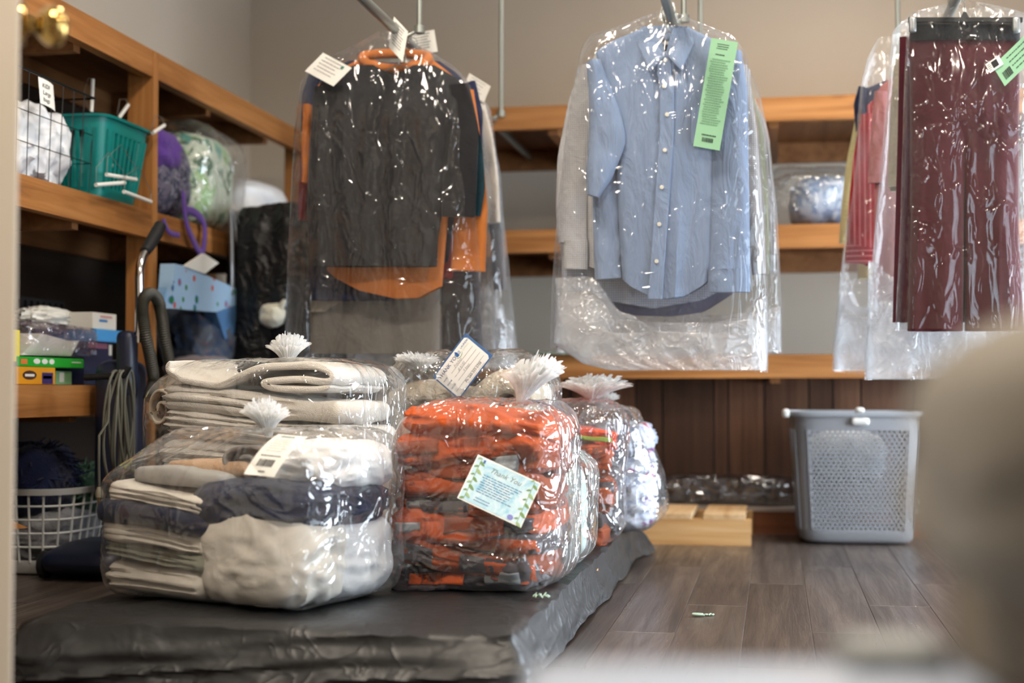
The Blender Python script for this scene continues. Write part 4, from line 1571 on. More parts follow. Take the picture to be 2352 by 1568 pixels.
def rows_at(rows, nv):
    r = np.array(rows, float)
    y = np.linspace(r[0, 0], r[-1, 0], nv)
    return y, np.interp(y, r[:, 0], r[:, 1]), np.interp(y, r[:, 0], r[:, 2])


def drape(rows, Y, t, seed, nv=44, nu=34, fold=0.006, fu=4.0, fvv=0.9, hem=None, p=2.6, back=None, yoff=None, topdip=None, g0=0.35):
    """hanging cloth: outline rows (photo y, left x, right x) on the plane Y, front and back leaf, half-depth t"""
    py, xl, xr = rows_at(rows, nv)
    u = np.linspace(0, 1, nu)
    rings = []
    tb = back if back is not None else t
    for j in range(nv):
        v = j / (nv - 1)
        a, b = at(xl[j], py[j], Y), at(xr[j], py[j], Y)
        X = a.x + (b.x - a.x) * u
        Z = a.z + (b.z - a.z) * u
        if hem is not None:
            hp = np.array(hem, float)
            dz = np.interp(u, hp[:, 0], hp[:, 1]) * (Y / F_PX)
            Z = Z - dz * smooth(0.55, 1.0, v)
        if topdip is not None:
            hp = np.array(topdip, float)
            dz = np.interp(u, hp[:, 0], hp[:, 1]) * (Y / F_PX)
            Z = Z - dz * (1 - smooth(0.0, 0.3, v))
        s = (1 - np.abs(2 * u - 1) ** p) ** (1 / p)
        grow = g0 + (1 - g0) * smooth(0, 0.25, v)
        fo = fold * ridge(np.c_[u * fu + 0.25 * vn(np.c_[u * 3, np.full(nu, v * 3), u * 0], seed + 5), np.full(nu, v * fvv), np.zeros(nu)], seed, 1) * (0.3 + 0.7 * v) * s
        fo2 = fold * ridge(np.c_[u * fu, np.full(nu, v * fvv), np.zeros(nu) + 9], seed + 1, 1) * (0.3 + 0.7 * v) * s
        yo = 0.0 if yoff is None else np.interp(v, np.array(yoff)[:, 0], np.array(yoff)[:, 1])
        Fr = np.c_[X, Y + yo - t * s * grow - fo, Z]
        Bk = np.c_[X, Y + yo + tb * s * grow + fo2, Z][::-1][1:-1]
        rings.append(np.vstack([Fr, Bk]))
    return np.array(rings)


def sleeve(path, Y, t, seed, n=22, fold=0.005, ns=26):
    """flattened cloth tube along photo points (x, y, half-width)"""
    P = np.array(path, float)
    s = np.r_[0, np.cumsum(np.hypot(*np.diff(P[:, :2], axis=0).T))]
    u = np.linspace(0, s[-1], ns)
    px, py, hw = [np.interp(u, s, P[:, k]) for k in range(3)]
    for _ in range(2):
        px[1:-1] = (px[:-2] + 2 * px[1:-1] + px[2:]) / 4
    w = [at(a, b, Y) for a, b in zip(px, py)]
    C = np.array([(q.x, q.y, q.z) for q in w])
    D = np.gradient(C, axis=0)
    D[:, 1] = 0
    D /= np.linalg.norm(D, axis=1, keepdims=True)
    N = np.c_[-D[:, 2], np.zeros(ns), D[:, 0]]
    rings = []
    a = np.linspace(0, 2 * math.pi, n, endpoint=False)
    for i in range(ns):
        h = hw[i] * Y / F_PX
        ca, sa = np.cos(a), np.sin(a)
        ex = np.sign(ca) * np.abs(ca) ** 0.8
        q = C[i] + N[i] * (h * ex)[:, None] + np.array([0, 1, 0]) * (t * sa)[:, None]
        q[:, 1] += fold * ridge(np.c_[ca * 1.5, np.full(n, i / ns * 4.0), sa], seed, 2)
        rings.append(q)
    return np.array(rings)


def hook(parent_name, label, X, Y, ztop, group, mat='steel', shoulder=None):
    """wire hanger: hook over the rail, neck, two sloping arms and the bar"""
    t = thing(parent_name, label, 'hanger', (X, Y, ztop), group)
    pts = []
    for a in np.linspace(-0.6, math.pi + 0.1, 14):
        pts.append((X + 0.019 * math.cos(a), Y, RZ + 0.001 + 0.0185 * math.sin(a)))
    pts = pts[::-1] + []
    pts = [(X, Y, ztop), (X, Y, RZ - 0.05), (X - 0.012, Y, RZ - 0.03)] + pts
    MB().tube(pts, 0.0016, 6).build('hook', M['steel'], t)
    if shoulder:
        w, dz = shoulder
        MB().tube([(X, Y, ztop), (X - w, Y, ztop - dz), (X - w + 0.01, Y, ztop - dz - 0.012), (X + w - 0.01, Y, ztop - dz - 0.012), (X + w, Y, ztop - dz), (X, Y, ztop)], 0.0017, 6).build('wire_frame', M['steel'], t)
    return t


# ---------------------------------------------------------------- rail 1: dark shirts
Y1 = 4.06
gA_ = 'clothes hanging on the rail at left'
fb_black = fabric('charcoal_knit', (27, 27, 30), (38, 38, 41), weave=700, fold=12)
fb_or = fabric('burnt_orange_jersey', (196, 112, 50), (208, 126, 62), fold=14)
fb_navy = fabric('navy_jersey', (34, 40, 66), (44, 52, 82), fold=14)
fb_teal = fabric('dark_teal_jersey', (24, 52, 62), (34, 66, 76), fold=14)
fb_taupe = fabric('taupe_twill', (132, 126, 118), (150, 144, 136), fold=10)
fb_red = fabric('red_jersey', (150, 34, 40), None)
fb_beige = stripes('beige_fine_stripe', (176, 164, 150), (206, 198, 188), 'X', 260)
fb_blue = fabric('royal_blue_jersey', (40, 84, 160), None)


def shirt(name, label, body_rows, Y, mat, group, t=0.02, seed=1, hem=None, sleeves=(), collar=None, fold=0.006, cat='shirt', topdip=None, fu=4.0):
    py0, xl0, xr0 = body_rows[-1]
    b = at((xl0 + xr0) / 2, py0, Y)
    o = thing(name, label, cat, (b.x, Y, b.z), group)
    MB().loft(drape(body_rows, Y, t, seed, hem=hem, fold=fold, topdip=topdip, fu=fu)).build('body', mat, o)
    for k, s in enumerate(sleeves):
        MB().loft(sleeve(s, Y - (0.012 if k % 2 == 0 else 0.0), t * 0.75, seed + 30 + k), True, False, True).build('sleeve', mat, o)
    if collar:
        cx, cyp, wpx, hpx, th = collar
        pts = []
        for a in np.linspace(0, 2 * math.pi, 32, endpoint=False):
            q = at(cx + wpx * math.cos(a), cyp + hpx * (math.sin(a) if math.sin(a) > 0 else 0.35 * math.sin(a)), Y - (0.030 * math.sin(a)) * 1.0)
            pts.append(q)
        MB().tube(pts, th, 8, closed=True).build('collar_band', mat, o)
    return o


dip = [(0, 0), (0.25, 0), (0.38, 14), (0.5, 22), (0.62, 14), (0.75, 0), (1, 0)]
shirt('long_sleeved_shirt', 'charcoal long-sleeved shirt at the front of the left rail', [(150, 812, 998), (168, 768, 1030), (185, 740, 1058), (215, 722, 1072), (300, 714, 1050), (450, 707, 1014), (560, 708, 1006), (612, 714, 1004)], Y1, fb_black, gA_, 0.022, 101,
      sleeves=[[(1052, 195, 26), (1058, 300, 44), (1056, 400, 42), (1052, 497, 41)], [(735, 200, 14), (724, 330, 14), (716, 480, 12), (716, 560, 10)]], topdip=dip, fold=0.009, fu=5, hem=[(0, 0), (1, 0)])
shirt('long_sleeved_shirt', 'burnt orange long-sleeved shirt showing below the charcoal one', [(138, 820, 995), (165, 770, 1030), (200, 725, 1070), (300, 720, 1060), (480, 730, 1030), (600, 748, 1018), (628, 752, 1016)], Y1 + 0.07, fb_or, gA_, 0.022, 102,
      hem=[(0, -6), (0.1, 14), (0.3, 42), (0.6, 60), (0.8, 58), (1, 30)], sleeves=[[(1065, 210, 24), (1084, 340, 24), (1082, 480, 40), (1074, 622, 42)], [(706, 240, 10), (702, 330, 10), (700, 420, 8)]], collar=(908, 132, 76, 26, 0.015), topdip=dip)
shirt('t_shirt', 'navy tee behind the orange shirt on the left rail', [(140, 800, 1010), (175, 725, 1060), (250, 715, 1080), (600, 712, 1030), (690, 715, 900)], Y1 + 0.13, fb_navy, gA_, 0.02, 103, sleeves=[[(725, 170, 16), (708, 220, 18), (706, 300, 16)], [(1075, 190, 18), (1092, 260, 18), (1090, 335, 18)]], topdip=dip, collar=(908, 128, 82, 22, 0.008))
shirt('long_sleeved_shirt', 'dark teal shirt with one sleeve showing at right, left rail', [(160, 810, 1000), (200, 740, 1060), (400, 740, 1030), (590, 750, 1000)], Y1 + 0.045, fb_teal, gA_, 0.008, 104, sleeves=[[(1066, 230, 18), (1086, 330, 22), (1092, 430, 24), (1082, 494, 22)]], topdip=dip)
o = thing('folded_trousers', 'taupe trousers folded over a hanger below the orange shirt', 'trousers', tuple(at(860, 810, Y1 + 0.19)), gA_)
MB().loft(drape([(300, 720, 1010), (560, 715, 1012), (700, 714, 1010), (812, 712, 1010)], Y1 + 0.19, 0.02, 105, fold=0.006, fu=3)).build('leg', fb_taupe, o)
MB().loft(drape([(300, 722, 1000), (560, 714, 1000), (716, 714, 745)], Y1 + 0.17, 0.01, 106, fold=0.004, fu=3, nu=20)).build('leg', fabric('beige_twill', (164, 152, 136)), o)
shirt('shirt', 'red and orange shirt edge at the far left of the left rail', [(160, 800, 1000), (220, 725, 1060), (300, 716, 1060), (640, 716, 1040)], Y1 + 0.25, fb_red, gA_, 0.016, 107, sleeves=[[(722, 210, 12), (706, 300, 12), (697, 420, 12), (694, 505, 11)]], topdip=dip)
shirt('shirt', 'royal blue tee mostly hidden at right of the left rail', [(170, 830, 1000), (200, 770, 1060), (400, 760, 1066), (560, 760, 1066)], Y1 + 0.31, fb_blue, gA_, 0.016, 108, sleeves=[[(1055, 200, 18), (1075, 260, 20), (1078, 342, 20)]], topdip=dip)
shirt('shirt', 'beige finely striped shirt in the deeper cover on the left rail', [(185, 890, 1040), (215, 830, 1090), (300, 815, 1100), (520, 815, 1110), (690, 820, 1100)], Y1 + 0.52, fb_beige, gA_, 0.022, 109, sleeves=[[(1088, 222, 22), (1110, 320, 24), (1124, 420, 22), (1130, 512, 20)]], topdip=dip)
shirt('shirt', 'teal and grey shirt at the back of the left rail', [(200, 900, 1050), (232, 850, 1098), (400, 845, 1120), (700, 850, 1130)], Y1 + 0.66, fabric('grey_marl', (110, 112, 118)), gA_, 0.02, 110, sleeves=[[(1100, 245, 20), (1128, 400, 22), (1144, 560, 16), (1148, 665, 14)]], topdip=dip)
o = thing('folded_trousers', 'dark grey trousers at the back of the left rail', 'trousers', tuple(at(1060, 800, Y1 + 0.42)), gA_)
MB().loft(drape([(420, 1010, 1095), (600, 1012, 1100), (830, 1015, 1110)], Y1 + 0.42, 0.016, 116, fold=0.006, fu=3, nu=20)).build('leg', fabric('dark_grey_twill', (86, 84, 90)), o)


def garment_cover(label, rows, Y, t, seed, mat, group, hem=None, fold=0.016, fu=9.0, tail=None, bunch=None):
    b = at((rows[-1][1] + rows[-1][2]) / 2, rows[-1][0], Y)
    o = thing('garment_cover', label, 'garment cover', (b.x, Y, b.z), group)
    MB().loft(drape(rows, Y, t, seed, nv=64, nu=70, fold=fold * 0.42, fu=fu * 0.75, fvv=0.7, hem=hem, p=6.0, g0=0.7)).build('film', M[mat], o)
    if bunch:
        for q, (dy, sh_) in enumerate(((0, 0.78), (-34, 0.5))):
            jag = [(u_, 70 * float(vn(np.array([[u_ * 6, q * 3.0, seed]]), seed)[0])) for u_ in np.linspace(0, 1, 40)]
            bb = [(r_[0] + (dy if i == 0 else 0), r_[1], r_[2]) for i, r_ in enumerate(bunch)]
            MB().loft(drape(bb, Y, t * sh_, seed + 7 + q, nv=40, nu=90, fold=0.010, fu=9, fvv=2.5, p=3.0, topdip=jag)).build('bunched_glow_hem', M['cover_b'], o)
    if tail:
        MB().loft(drape(tail, Y + t * 0.3, 0.02, seed + 1, nv=20, nu=40, fold=0.012, fu=9, fvv=2)).build('gathered_neck', M['tuft'], o)
    return o


gC = 'clear garment covers'
garment_cover('clear plastic cover over the charcoal shirts on the left rail', [(92, 890, 930), (112, 850, 965), (135, 800, 1010), (165, 735, 1058), (205, 712, 1088), (320, 700, 1098), (600, 684, 1118), (800, 678, 1128), (850, 678, 1130)], Y1 + 0.12, 0.165, 121, 'cover', gC, fold=0.02, fu=10, tail=[(62, 900, 922), (95, 890, 934)])
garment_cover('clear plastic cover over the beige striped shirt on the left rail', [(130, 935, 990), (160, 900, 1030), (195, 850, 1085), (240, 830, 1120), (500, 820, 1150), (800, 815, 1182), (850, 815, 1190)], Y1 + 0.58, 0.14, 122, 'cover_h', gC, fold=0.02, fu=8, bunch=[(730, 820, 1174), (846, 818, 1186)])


def paper_tag(label, tl, tr, bl, Y, mat, group=None, kind='ticket', lines=6, code=False, name='paper_ticket', bend=0.0, dY=0.0, ink=None):
    fr = Frame(at(*tl, Y), at(*tr, Y), at(*bl, Y + dY), bend=bend)
    t = thing(name, label, kind, tuple(fr.m(fr.w / 2, fr.h)), group)
    fr.sheet('paper', mat, t, 0, 0, fr.w, fr.h, 0, 0.0008)
    textlines(fr, ink or ink_p, t, fr.w * 0.12, fr.h * 0.1, fr.w * 0.76, lines, fr.h * 0.75 / max(1, lines), fr.h * 0.2 / max(4, lines), 0.0009, 11)
    return t, fr


gT = 'paper tickets on the garment covers'
t_, fr_ = paper_tag('white card ticket on the left shoulder of the charcoal shirt cover', (742, 121), (808, 156), (700, 163), Y1 - 0.06, M['paper'], gT, lines=5)
fr_.poly('logo_mark', plain('ticket_green', (60, 120, 110), 0.6), t_, [(fr_.w * 0.74, fr_.h * 0.10), (fr_.w * 0.82, fr_.h * 0.10), (fr_.w * 0.82, fr_.h * 0.24), (fr_.w * 0.74, fr_.h * 0.24)], 0.001)
paper_tag('white card ticket at right of the beige striped shirt', (1078, 168), (1127, 198), (1062, 205), Y1 + 0.30, M['paper'], gT, lines=4)
paper_tag('second white card ticket tucked under the one by the striped shirt', (1076, 196), (1116, 222), (1066, 240), Y1 + 0.31, M['paper'], gT, lines=4)
paper_tag('folded paper slip hung on the hook of the charcoal shirt', (905, 38), (937, 72), (893, 108), Y1 - 0.05, M['paper'], gT, lines=8, ink=ink_d)
paper_tag('white paper slip behind the hook slip on the left rail', (940, 78), (997, 68), (948, 128), Y1 + 0.22, M['paper'], gT, lines=6, ink=ink_d)
gH = 'wire hangers on the rails'
for k, (dy, lab) in enumerate(((0.0, 'wire hanger of the charcoal shirt'), (0.07, 'wire hanger of the burnt orange shirt'), (0.13, 'wire hanger of the navy tee'), (0.52, 'wire hanger of the beige striped shirt'))):
    hook('wire_hanger', lab, -1.092 + 0.002 * k, Y1 + dy, 1.505, gH, shoulder=(0.19, 0.075))

# ---------------------------------------------------------------- rail 2: blue dress shirts
Y2 = 3.97
gB_ = 'dress shirts on the middle rail'


def oxford(name, c1, c2):
    t = NT(name)
    w = t.noise(1400, None, 1)
    col = t.mix(w, lin(c1), lin(c2))
    nm = t.bump(t.noise(13, t.mapping((1.6, 1.6, 0.5)), 4, 0.55, 0.8), 0.5, 0.03)
    nm = t.bump(w, 0.3, 0.001, nm)
    return t.done(t.pbsdf(col, 0.8, nm, 0, 0.3, 0.1).outputs[0])


fb_ox = oxford('blue_oxford', (112, 132, 164), (142, 160, 188))
fb_ck = stripes('grey_check', (128, 130, 140), (204, 204, 204), 'X', 190, 0.5, 'Z', 190)
fb_ck2 = stripes('pale_blue_check', (150, 160, 182), (196, 202, 212), 'X', 150, 0.5, 'Z', 150)
fb_ol = fabric('olive_cotton', (150, 156, 134), (166, 172, 150), fold=14)
fb_vi = fabric('violet_grey_cotton', (96, 98, 122), (112, 114, 138), fold=14)
btn = plain('shirt_button', (226, 222, 208), 0.35)

o = shirt('dress_shirt', 'light blue oxford dress shirt with button-down collar at the front', [(66, 1470, 1588), (80, 1440, 1618), (100, 1392, 1660), (122, 1366, 1694), (150, 1376, 1690), (240, 1400, 1672), (320, 1410, 1660), (450, 1418, 1650), (600, 1426, 1640), (655, 1430, 1632)], Y2, fb_ox, gB_, 0.026, 131,
          hem=[(0, -14), (0.1, 4), (0.3, 24), (0.5, 32), (0.7, 26), (0.9, 4), (1, -14)], fold=0.010, fu=4,
          sleeves=[], topdip=[(0, 0), (0.35, 0), (0.45, 40), (0.5, 62), (0.55, 40), (0.65, 0), (1, 0)])
# left sleeve folded back at the elbow, right sleeve straight
MB().loft(sleeve([(1362, 140, 16), (1376, 200, 26), (1390, 270, 38), (1396, 320, 44), (1376, 400, 32), (1362, 450, 14)], Y2 - 0.034, 0.018, 140), True, True, True).build('sleeve', fb_ox, o)
MB().loft(sleeve([(1392, 330, 30), (1392, 450, 32), (1394, 560, 32), (1398, 640, 32)], Y2 + 0.012, 0.014, 141), True, False, True).build('sleeve_end', fb_ox, o)
MB().loft(sleeve([(1684, 118, 18), (1684, 200, 32), (1678, 330, 40), (1676, 450, 44), (1675, 560, 46), (1675, 622, 47)], Y2 - 0.020, 0.020, 142), True, False, False).build('sleeve', fb_ox, o)
MB().loft(sleeve([(1675, 618, 48), (1675, 645, 48), (1675, 671, 47)], Y2 - 0.022, 0.023, 143, fold=0.002, ns=8), True, True, True).build('cuff', fb_ox, o)
# collar: stand at the back, two pointed leaves in front
mbc = MB()
G = []
for a in np.linspace(0, math.pi, 21):
    row = []
    for k, dyp in enumerate((0, 12, 24, 36)):
        q = at(1529 - 54 * math.cos(a) * (1 + 0.06 * k), 58 + dyp + 4 * math.cos(a) ** 2, Y2 + 0.02 + 0.045 * math.sin(a))
        row.append(tuple(q))
    G.append(row)
mbc.loft(np.array(G), False)
oc = mbc.build('collar_stand', fb_ox, o)
oc.modifiers.new('thick', 'SOLIDIFY').thickness = 0.003
for s in (-1, 1):
    base = [(1476, 60), (1528, 128), (1490, 166), (1462, 98)] if s < 0 else [(1582, 62), (1531, 128), (1564, 163), (1594, 100)]
    dep = (0.028, -0.046, -0.050, -0.012)
    A = [np.array(at(*p, Y2 + d)) for p, d in zip(base, dep)]
    g = np.array([[(A[0] * (1 - i) + A[1] * i) * (1 - j) + (A[3] * (1 - i) + A[2] * i) * j + np.array([0, -0.006 * math.sin(math.pi * j), 0]) for j in np.linspace(0, 1, 9)] for i in np.linspace(0, 1, 9)])
    oc = MB().loft(g, False).build('collar_leaf', fb_ox, o)
    oc.modifiers.new('thick', 'SOLIDIFY').thickness = 0.0035
fl_ = Frame(at(1511, 102, Y2 + 0.022), at(1543, 102, Y2 + 0.022), at(1511, 117, Y2 + 0.018))
fl_.sheet('neck_label', ink_k, o, 0, 0, fl_.w, fl_.h, 0.0, 0.001)
# placket and buttons follow the shirt front
pl = []
for k, yy in enumerate(np.linspace(132, 686, 30)):
    xc = 1531 + (-6 if yy < 180 else 0) - max(0, yy - 300) * 0.07
    d = 0.040 if yy > 160 else 0.044
    pl.append([tuple(at(xc + s, yy, Y2 - d)) for s in (-17, -15, 15, 17)])
pl = np.array(pl)
pl[:, 0, 1] += 0.008
pl[:, 3, 1] += 0.008
MB().loft(pl, False).build('placket', fb_ox, o)
for (bx, by) in ((1528, 138), (1525, 198), (1532, 263), (1527, 345), (1520, 430), (1514, 515), (1508, 600)):
    c = at(bx, by, Y2 - 0.043)
    lathe_dir([(0.0055, -0.001), (0.0058, 0.0012), (0.004, 0.002), (0.0035, 0.0014)], c, (0, -1, 0), 14).build('button', btn, o)
fp = Frame(at(1588, 246, Y2 - 0.037), at(1655, 246, Y2 - 0.030), at(1588, 330, Y2 - 0.039))
fp.sheet('pocket', fb_ox, o, 0, 0, fp.w, fp.h, 0.0, 0.0012)

ck = shirt('dress_shirt', 'grey checked dress shirt whose cuffed sleeve hangs left of the blue one', [(80, 1450, 1600), (120, 1370, 1690), (160, 1345, 1705), (300, 1340, 1715), (560, 1345, 1705), (640, 1350, 1690)], Y2 + 0.07, fb_ck, gB_, 0.02, 132, hem=[(0, -30), (0.3, 12), (0.5, 24), (0.7, 14), (1, -20)],
      sleeves=[[(1352, 150, 16), (1336, 230, 30), (1318, 360, 38), (1312, 470, 37), (1316, 556, 34)], [(1702, 150, 14), (1718, 300, 20), (1728, 440, 20), (1738, 560, 18), (1744, 630, 16)]], topdip=dip)
MB().loft(sleeve([(1322, 552, 30), (1322, 590, 30), (1321, 618, 29)], Y2 + 0.055, 0.018, 150, fold=0.002, ns=8), True, True, True).build('cuff', fb_ck, ck)
shirt('dress_shirt', 'pale blue checked shirt with cuff low at left of the middle rail', [(90, 1450, 1605), (130, 1370, 1695), (300, 1350, 1700), (560, 1320, 1700), (668, 1310, 1690)], Y2 + 0.13, fb_ck2, gB_, 0.02, 133, hem=[(0, -30), (0.2, 20), (0.5, 40), (0.8, 20), (1, -20)],
      sleeves=[[(1345, 160, 16), (1312, 330, 26), (1308, 480, 28), (1322, 600, 32), (1324, 668, 33)], [(1708, 160, 14), (1716, 320, 18), (1722, 480, 18), (1728, 600, 18)]], topdip=dip)
shirt('dress_shirt', 'violet grey shirt showing only at the hem, middle rail', [(110, 1450, 1605), (150, 1380, 1700), (300, 1370, 1705), (560, 1340, 1705), (690, 1330, 1690)], Y2 + 0.19, fb_vi, gB_, 0.02, 134, hem=[(0, -40), (0.2, 18), (0.35, 34), (0.6, 36), (0.8, 26), (1, -20)], topdip=dip)
shirt('dress_shirt', 'olive shirt with one narrow sleeve at the right, middle rail', [(130, 1470, 1610), (165, 1400, 1705), (300, 1390, 1715), (560, 1380, 1715), (670, 1400, 1700)], Y2 + 0.25, fb_ol, gB_, 0.018, 135, sleeves=[[(1706, 175, 12), (1738, 300, 15), (1748, 440, 15), (1752, 560, 15), (1752, 630, 15)]], topdip=dip)
shirt('dress_shirt', 'grey checked shirt at the back right of the middle rail', [(150, 1480, 1620), (185, 1420, 1705), (300, 1400, 1720), (560, 1400, 1720), (650, 1410, 1710)], Y2 + 0.31, fb_ck, gB_, 0.018, 136, sleeves=[[(1706, 195, 12), (1750, 300, 14), (1764, 450, 14), (1770, 560, 11), (1772, 622, 8)]], topdip=dip)
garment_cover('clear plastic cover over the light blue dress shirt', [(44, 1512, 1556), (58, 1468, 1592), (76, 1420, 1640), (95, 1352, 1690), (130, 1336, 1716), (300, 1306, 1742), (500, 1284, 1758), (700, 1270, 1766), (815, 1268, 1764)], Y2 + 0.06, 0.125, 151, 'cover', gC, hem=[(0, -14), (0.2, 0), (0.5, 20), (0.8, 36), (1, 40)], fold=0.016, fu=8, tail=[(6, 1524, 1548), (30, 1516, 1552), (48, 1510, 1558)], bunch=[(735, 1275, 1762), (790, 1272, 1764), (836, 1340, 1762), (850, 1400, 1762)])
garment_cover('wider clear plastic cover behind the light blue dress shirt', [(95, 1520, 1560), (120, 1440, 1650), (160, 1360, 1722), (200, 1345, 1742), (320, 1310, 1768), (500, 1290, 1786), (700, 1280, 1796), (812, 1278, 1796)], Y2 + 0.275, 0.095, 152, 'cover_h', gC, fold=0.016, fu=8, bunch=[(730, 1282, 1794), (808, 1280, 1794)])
grn = plain('green_ticket_paper', (142, 190, 152), 0.65, var=0.02)
ink_g = plain('green_ticket_ink', (112, 156, 122), 0.65)
ink_dg = plain('green_ticket_dark_ink', (52, 74, 62), 0.65)
t_, fr_ = paper_tag('long green printed ticket on the cover of the light blue shirt', (1634, 87), (1695, 97), (1592, 335), Y2 - 0.078, grn, gT, lines=0)
textlines(fr_, ink_dg, t_, fr_.w * 0.25, fr_.h * 0.04, fr_.w * 0.5, 3, fr_.h * 0.02, fr_.h * 0.007, 0.0009, 21)
textlines(fr_, ink_dg, t_, fr_.w * 0.2, fr_.h * 0.135, fr_.w * 0.5, 1, fr_.h * 0.02, fr_.h * 0.01, 0.0009, 22)
textlines(fr_, ink_g, t_, fr_.w * 0.1, fr_.h * 0.18, fr_.w * 0.75, 28, fr_.h * 0.022, fr_.h * 0.012, 0.0009, 23)
textlines(fr_, ink_dg, t_, fr_.w * 0.2, fr_.h * 0.875, fr_.w * 0.6, 1, fr_.h * 0.02, fr_.h * 0.012, 0.0009, 24)
barcode(fr_, ink_dg, t_, fr_.w * 0.28, fr_.h * 0.905, fr_.w * 0.42, fr_.h * 0.04, 0.0009)
for k, (dy, lab) in enumerate(((0.0, 'wire hanger of the light blue dress shirt'), (0.07, 'wire hanger of the grey checked shirt beside the blue one'), (0.13, 'wire hanger of the pale blue checked shirt'), (0.25, 'wire hanger of the olive shirt'))):
    hook('wire_hanger', lab, -0.287 + 0.002 * k, Y2 + dy, 1.545, gH, shoulder=(0.19, 0.075))

# ---------------------------------------------------------------- rail 3: trousers and more
Y3 = 4.03
gD_ = 'clothes on the right-hand rail'
fb_mar = fabric('maroon_crepe', (66, 20, 28), (78, 26, 34), fold=10, foldb=0.6)
fb_bl = fabric('black_waistband', (26, 27, 30), None)
o = thing('trousers', 'wide maroon trousers clipped to a black hanger', 'trousers', tuple(at(2215, 755, Y3)), gD_)
MB().loft(drape([(88, 2090, 2226), (300, 2092, 2224), (400, 2092, 2218), (520, 2092, 2214), (760, 2084, 2212)], Y3, 0.034, 162, nv=56, nu=40, fold=0.012, fu=3)).build('leg', fb_mar, o)
MB().loft(drape([(88, 2200, 2342), (300, 2206, 2340), (520, 2212, 2340), (760, 2216, 2352)], Y3 + 0.004, 0.034, 163, nv=56, nu=40, fold=0.012, fu=3)).build('leg', fb_mar, o)
MB().loft(drape([(88, 2089, 2343), (200, 2089, 2342), (330, 2091, 2340), (400, 2092, 2340)], Y3, 0.038, 161, nv=30, nu=50, fold=0.006, fu=4, yoff=[(0, 0), (0.6, 0), (1, 0.03)])).build('seat', fb_mar, o)
MB().loft(drape([(52, 2090, 2342), (96, 2089, 2343)], Y3, 0.024, 164, nv=8, nu=40, fold=0.004)).build('waistband', fb_bl, o)
h = thing('clip_hanger', 'black plastic clip hanger holding the maroon trousers', 'hanger', tuple(at(2215, 46, Y3)), gH)
pa, pb_ = at(2086, 46, Y3 - 0.03), at(2348, 46, Y3 - 0.03)
MB().bar(pa, pb_, 0.012, 0.012).build('bar', M['black_pl'], h)
for bx in (2096, 2334):
    c = at(bx, 58, Y3 - 0.034)
    v, f = rbox((0.020, 0.018, 0.042), 0.006, (6, 6, 8))
    MB().add(v + np.array(c), f).build('clip', plain('clip_grey', (150, 154, 156), 0.3, 0.5), h)
c = at(2216, 40, Y3 - 0.03)
MB().prism([(c.x - 0.014, c.y, c.z - 0.006), (c.x + 0.014, c.y, c.z - 0.006), (c.x + 0.004, c.y, c.z + 0.015), (c.x - 0.004, c.y, c.z + 0.015)], (0, 0.008, 0)).build('hook_boss', M['black_pl'], h)
MB().tube([(c.x, c.y + 0.004, c.z + 0.01), (c.x, c.y + 0.004, c.z + 0.05), (0.489 - 0.012, c.y + 0.006, RZ - 0.02), (0.489 - 0.018, c.y + 0.006, RZ + 0.004), (0.489, c.y + 0.006, RZ + 0.019), (0.489 + 0.018, c.y + 0.006, RZ + 0.002)], 0.0017, 6).build('hook', M['steel'], h)
o = thing('trousers', 'second pair of maroon trousers half hidden behind the first', 'trousers', tuple(at(2130, 745, Y3 + 0.10)), gD_)
MB().loft(drape([(85, 2066, 2300), (300, 2062, 2300), (740, 2050, 2310)], Y3 + 0.10, 0.03, 165, fold=0.012, fu=6)).build('leg', fabric('plum_crepe', (76, 24, 38), None, fold=10), o)
fb_rs = stripes('red_white_stripe', (164, 32, 40), (212, 120, 122), 'X', 62, 0.72)
fb_rs2 = stripes('red_white_cuff_stripe', (164, 32, 40), (212, 120, 122), 'Z', 62, 0.72)
# deeper clothes, each further back along the rail
o = shirt('shirt', 'red and white striped shirt further back on the right rail', [(205, 2040, 2120), (240, 1992, 2180), (400, 1990, 2190), (610, 1985, 2190)], Y3 + 0.50, fb_rs, gD_, 0.02, 171, sleeves=[[(1995, 262, 16), (1992, 360, 30), (1984, 470, 33), (1978, 570, 32)]], topdip=dip)
MB().loft(sleeve([(1978, 566, 33), (1975, 585, 33), (1974, 605, 32)], Y3 + 0.484, 0.02, 172, fold=0.001, ns=8), True, True, True).build('cuff', fb_rs2, o)
shirt('shirt', 'pale yellow shirt at the back of the right rail', [(215, 2030, 2100), (250, 1985, 2160), (400, 1970, 2160), (640, 1970, 2160)], Y3 + 0.68, fabric('pale_yellow_cotton', (214, 202, 150)), gD_, 0.02, 173, sleeves=[[(1980, 270, 14), (1964, 380, 20), (1954, 480, 21), (1948, 560, 20)]], topdip=dip)
shirt('shirt', 'navy shirt shoulder at the back of the right rail', [(185, 2030, 2110), (205, 1985, 2160), (300, 1978, 2160), (420, 1990, 2150)], Y3 + 0.59, fb_navy, gD_, 0.018, 174, sleeves=[[(1982, 200, 10), (1974, 240, 13), (1978, 300, 12)]], topdip=dip)
shirt('blouse', 'dusty pink blouse in the cloudy cover on the right rail', [(170, 2060, 2140), (200, 2018, 2200), (400, 2010, 2210), (690, 2005, 2215)], Y3 + 0.38, fabric('dusty_pink', (178, 120, 122), (196, 140, 138)), gD_, 0.02, 175, sleeves=[[(2024, 210, 14), (2018, 320, 18), (2012, 420, 18)]], topdip=dip)
shirt('blouse', 'sand coloured blouse just behind the trousers on the right rail', [(110, 2080, 2200), (140, 2058, 2260), (300, 2050, 2270), (440, 2044, 2270)], Y3 + 0.22, fabric('sand_cotton', (176, 166, 146)), gD_, 0.02, 176, topdip=dip, sleeves=[[(2066, 150, 12), (2060, 280, 16), (2056, 430, 16)]])
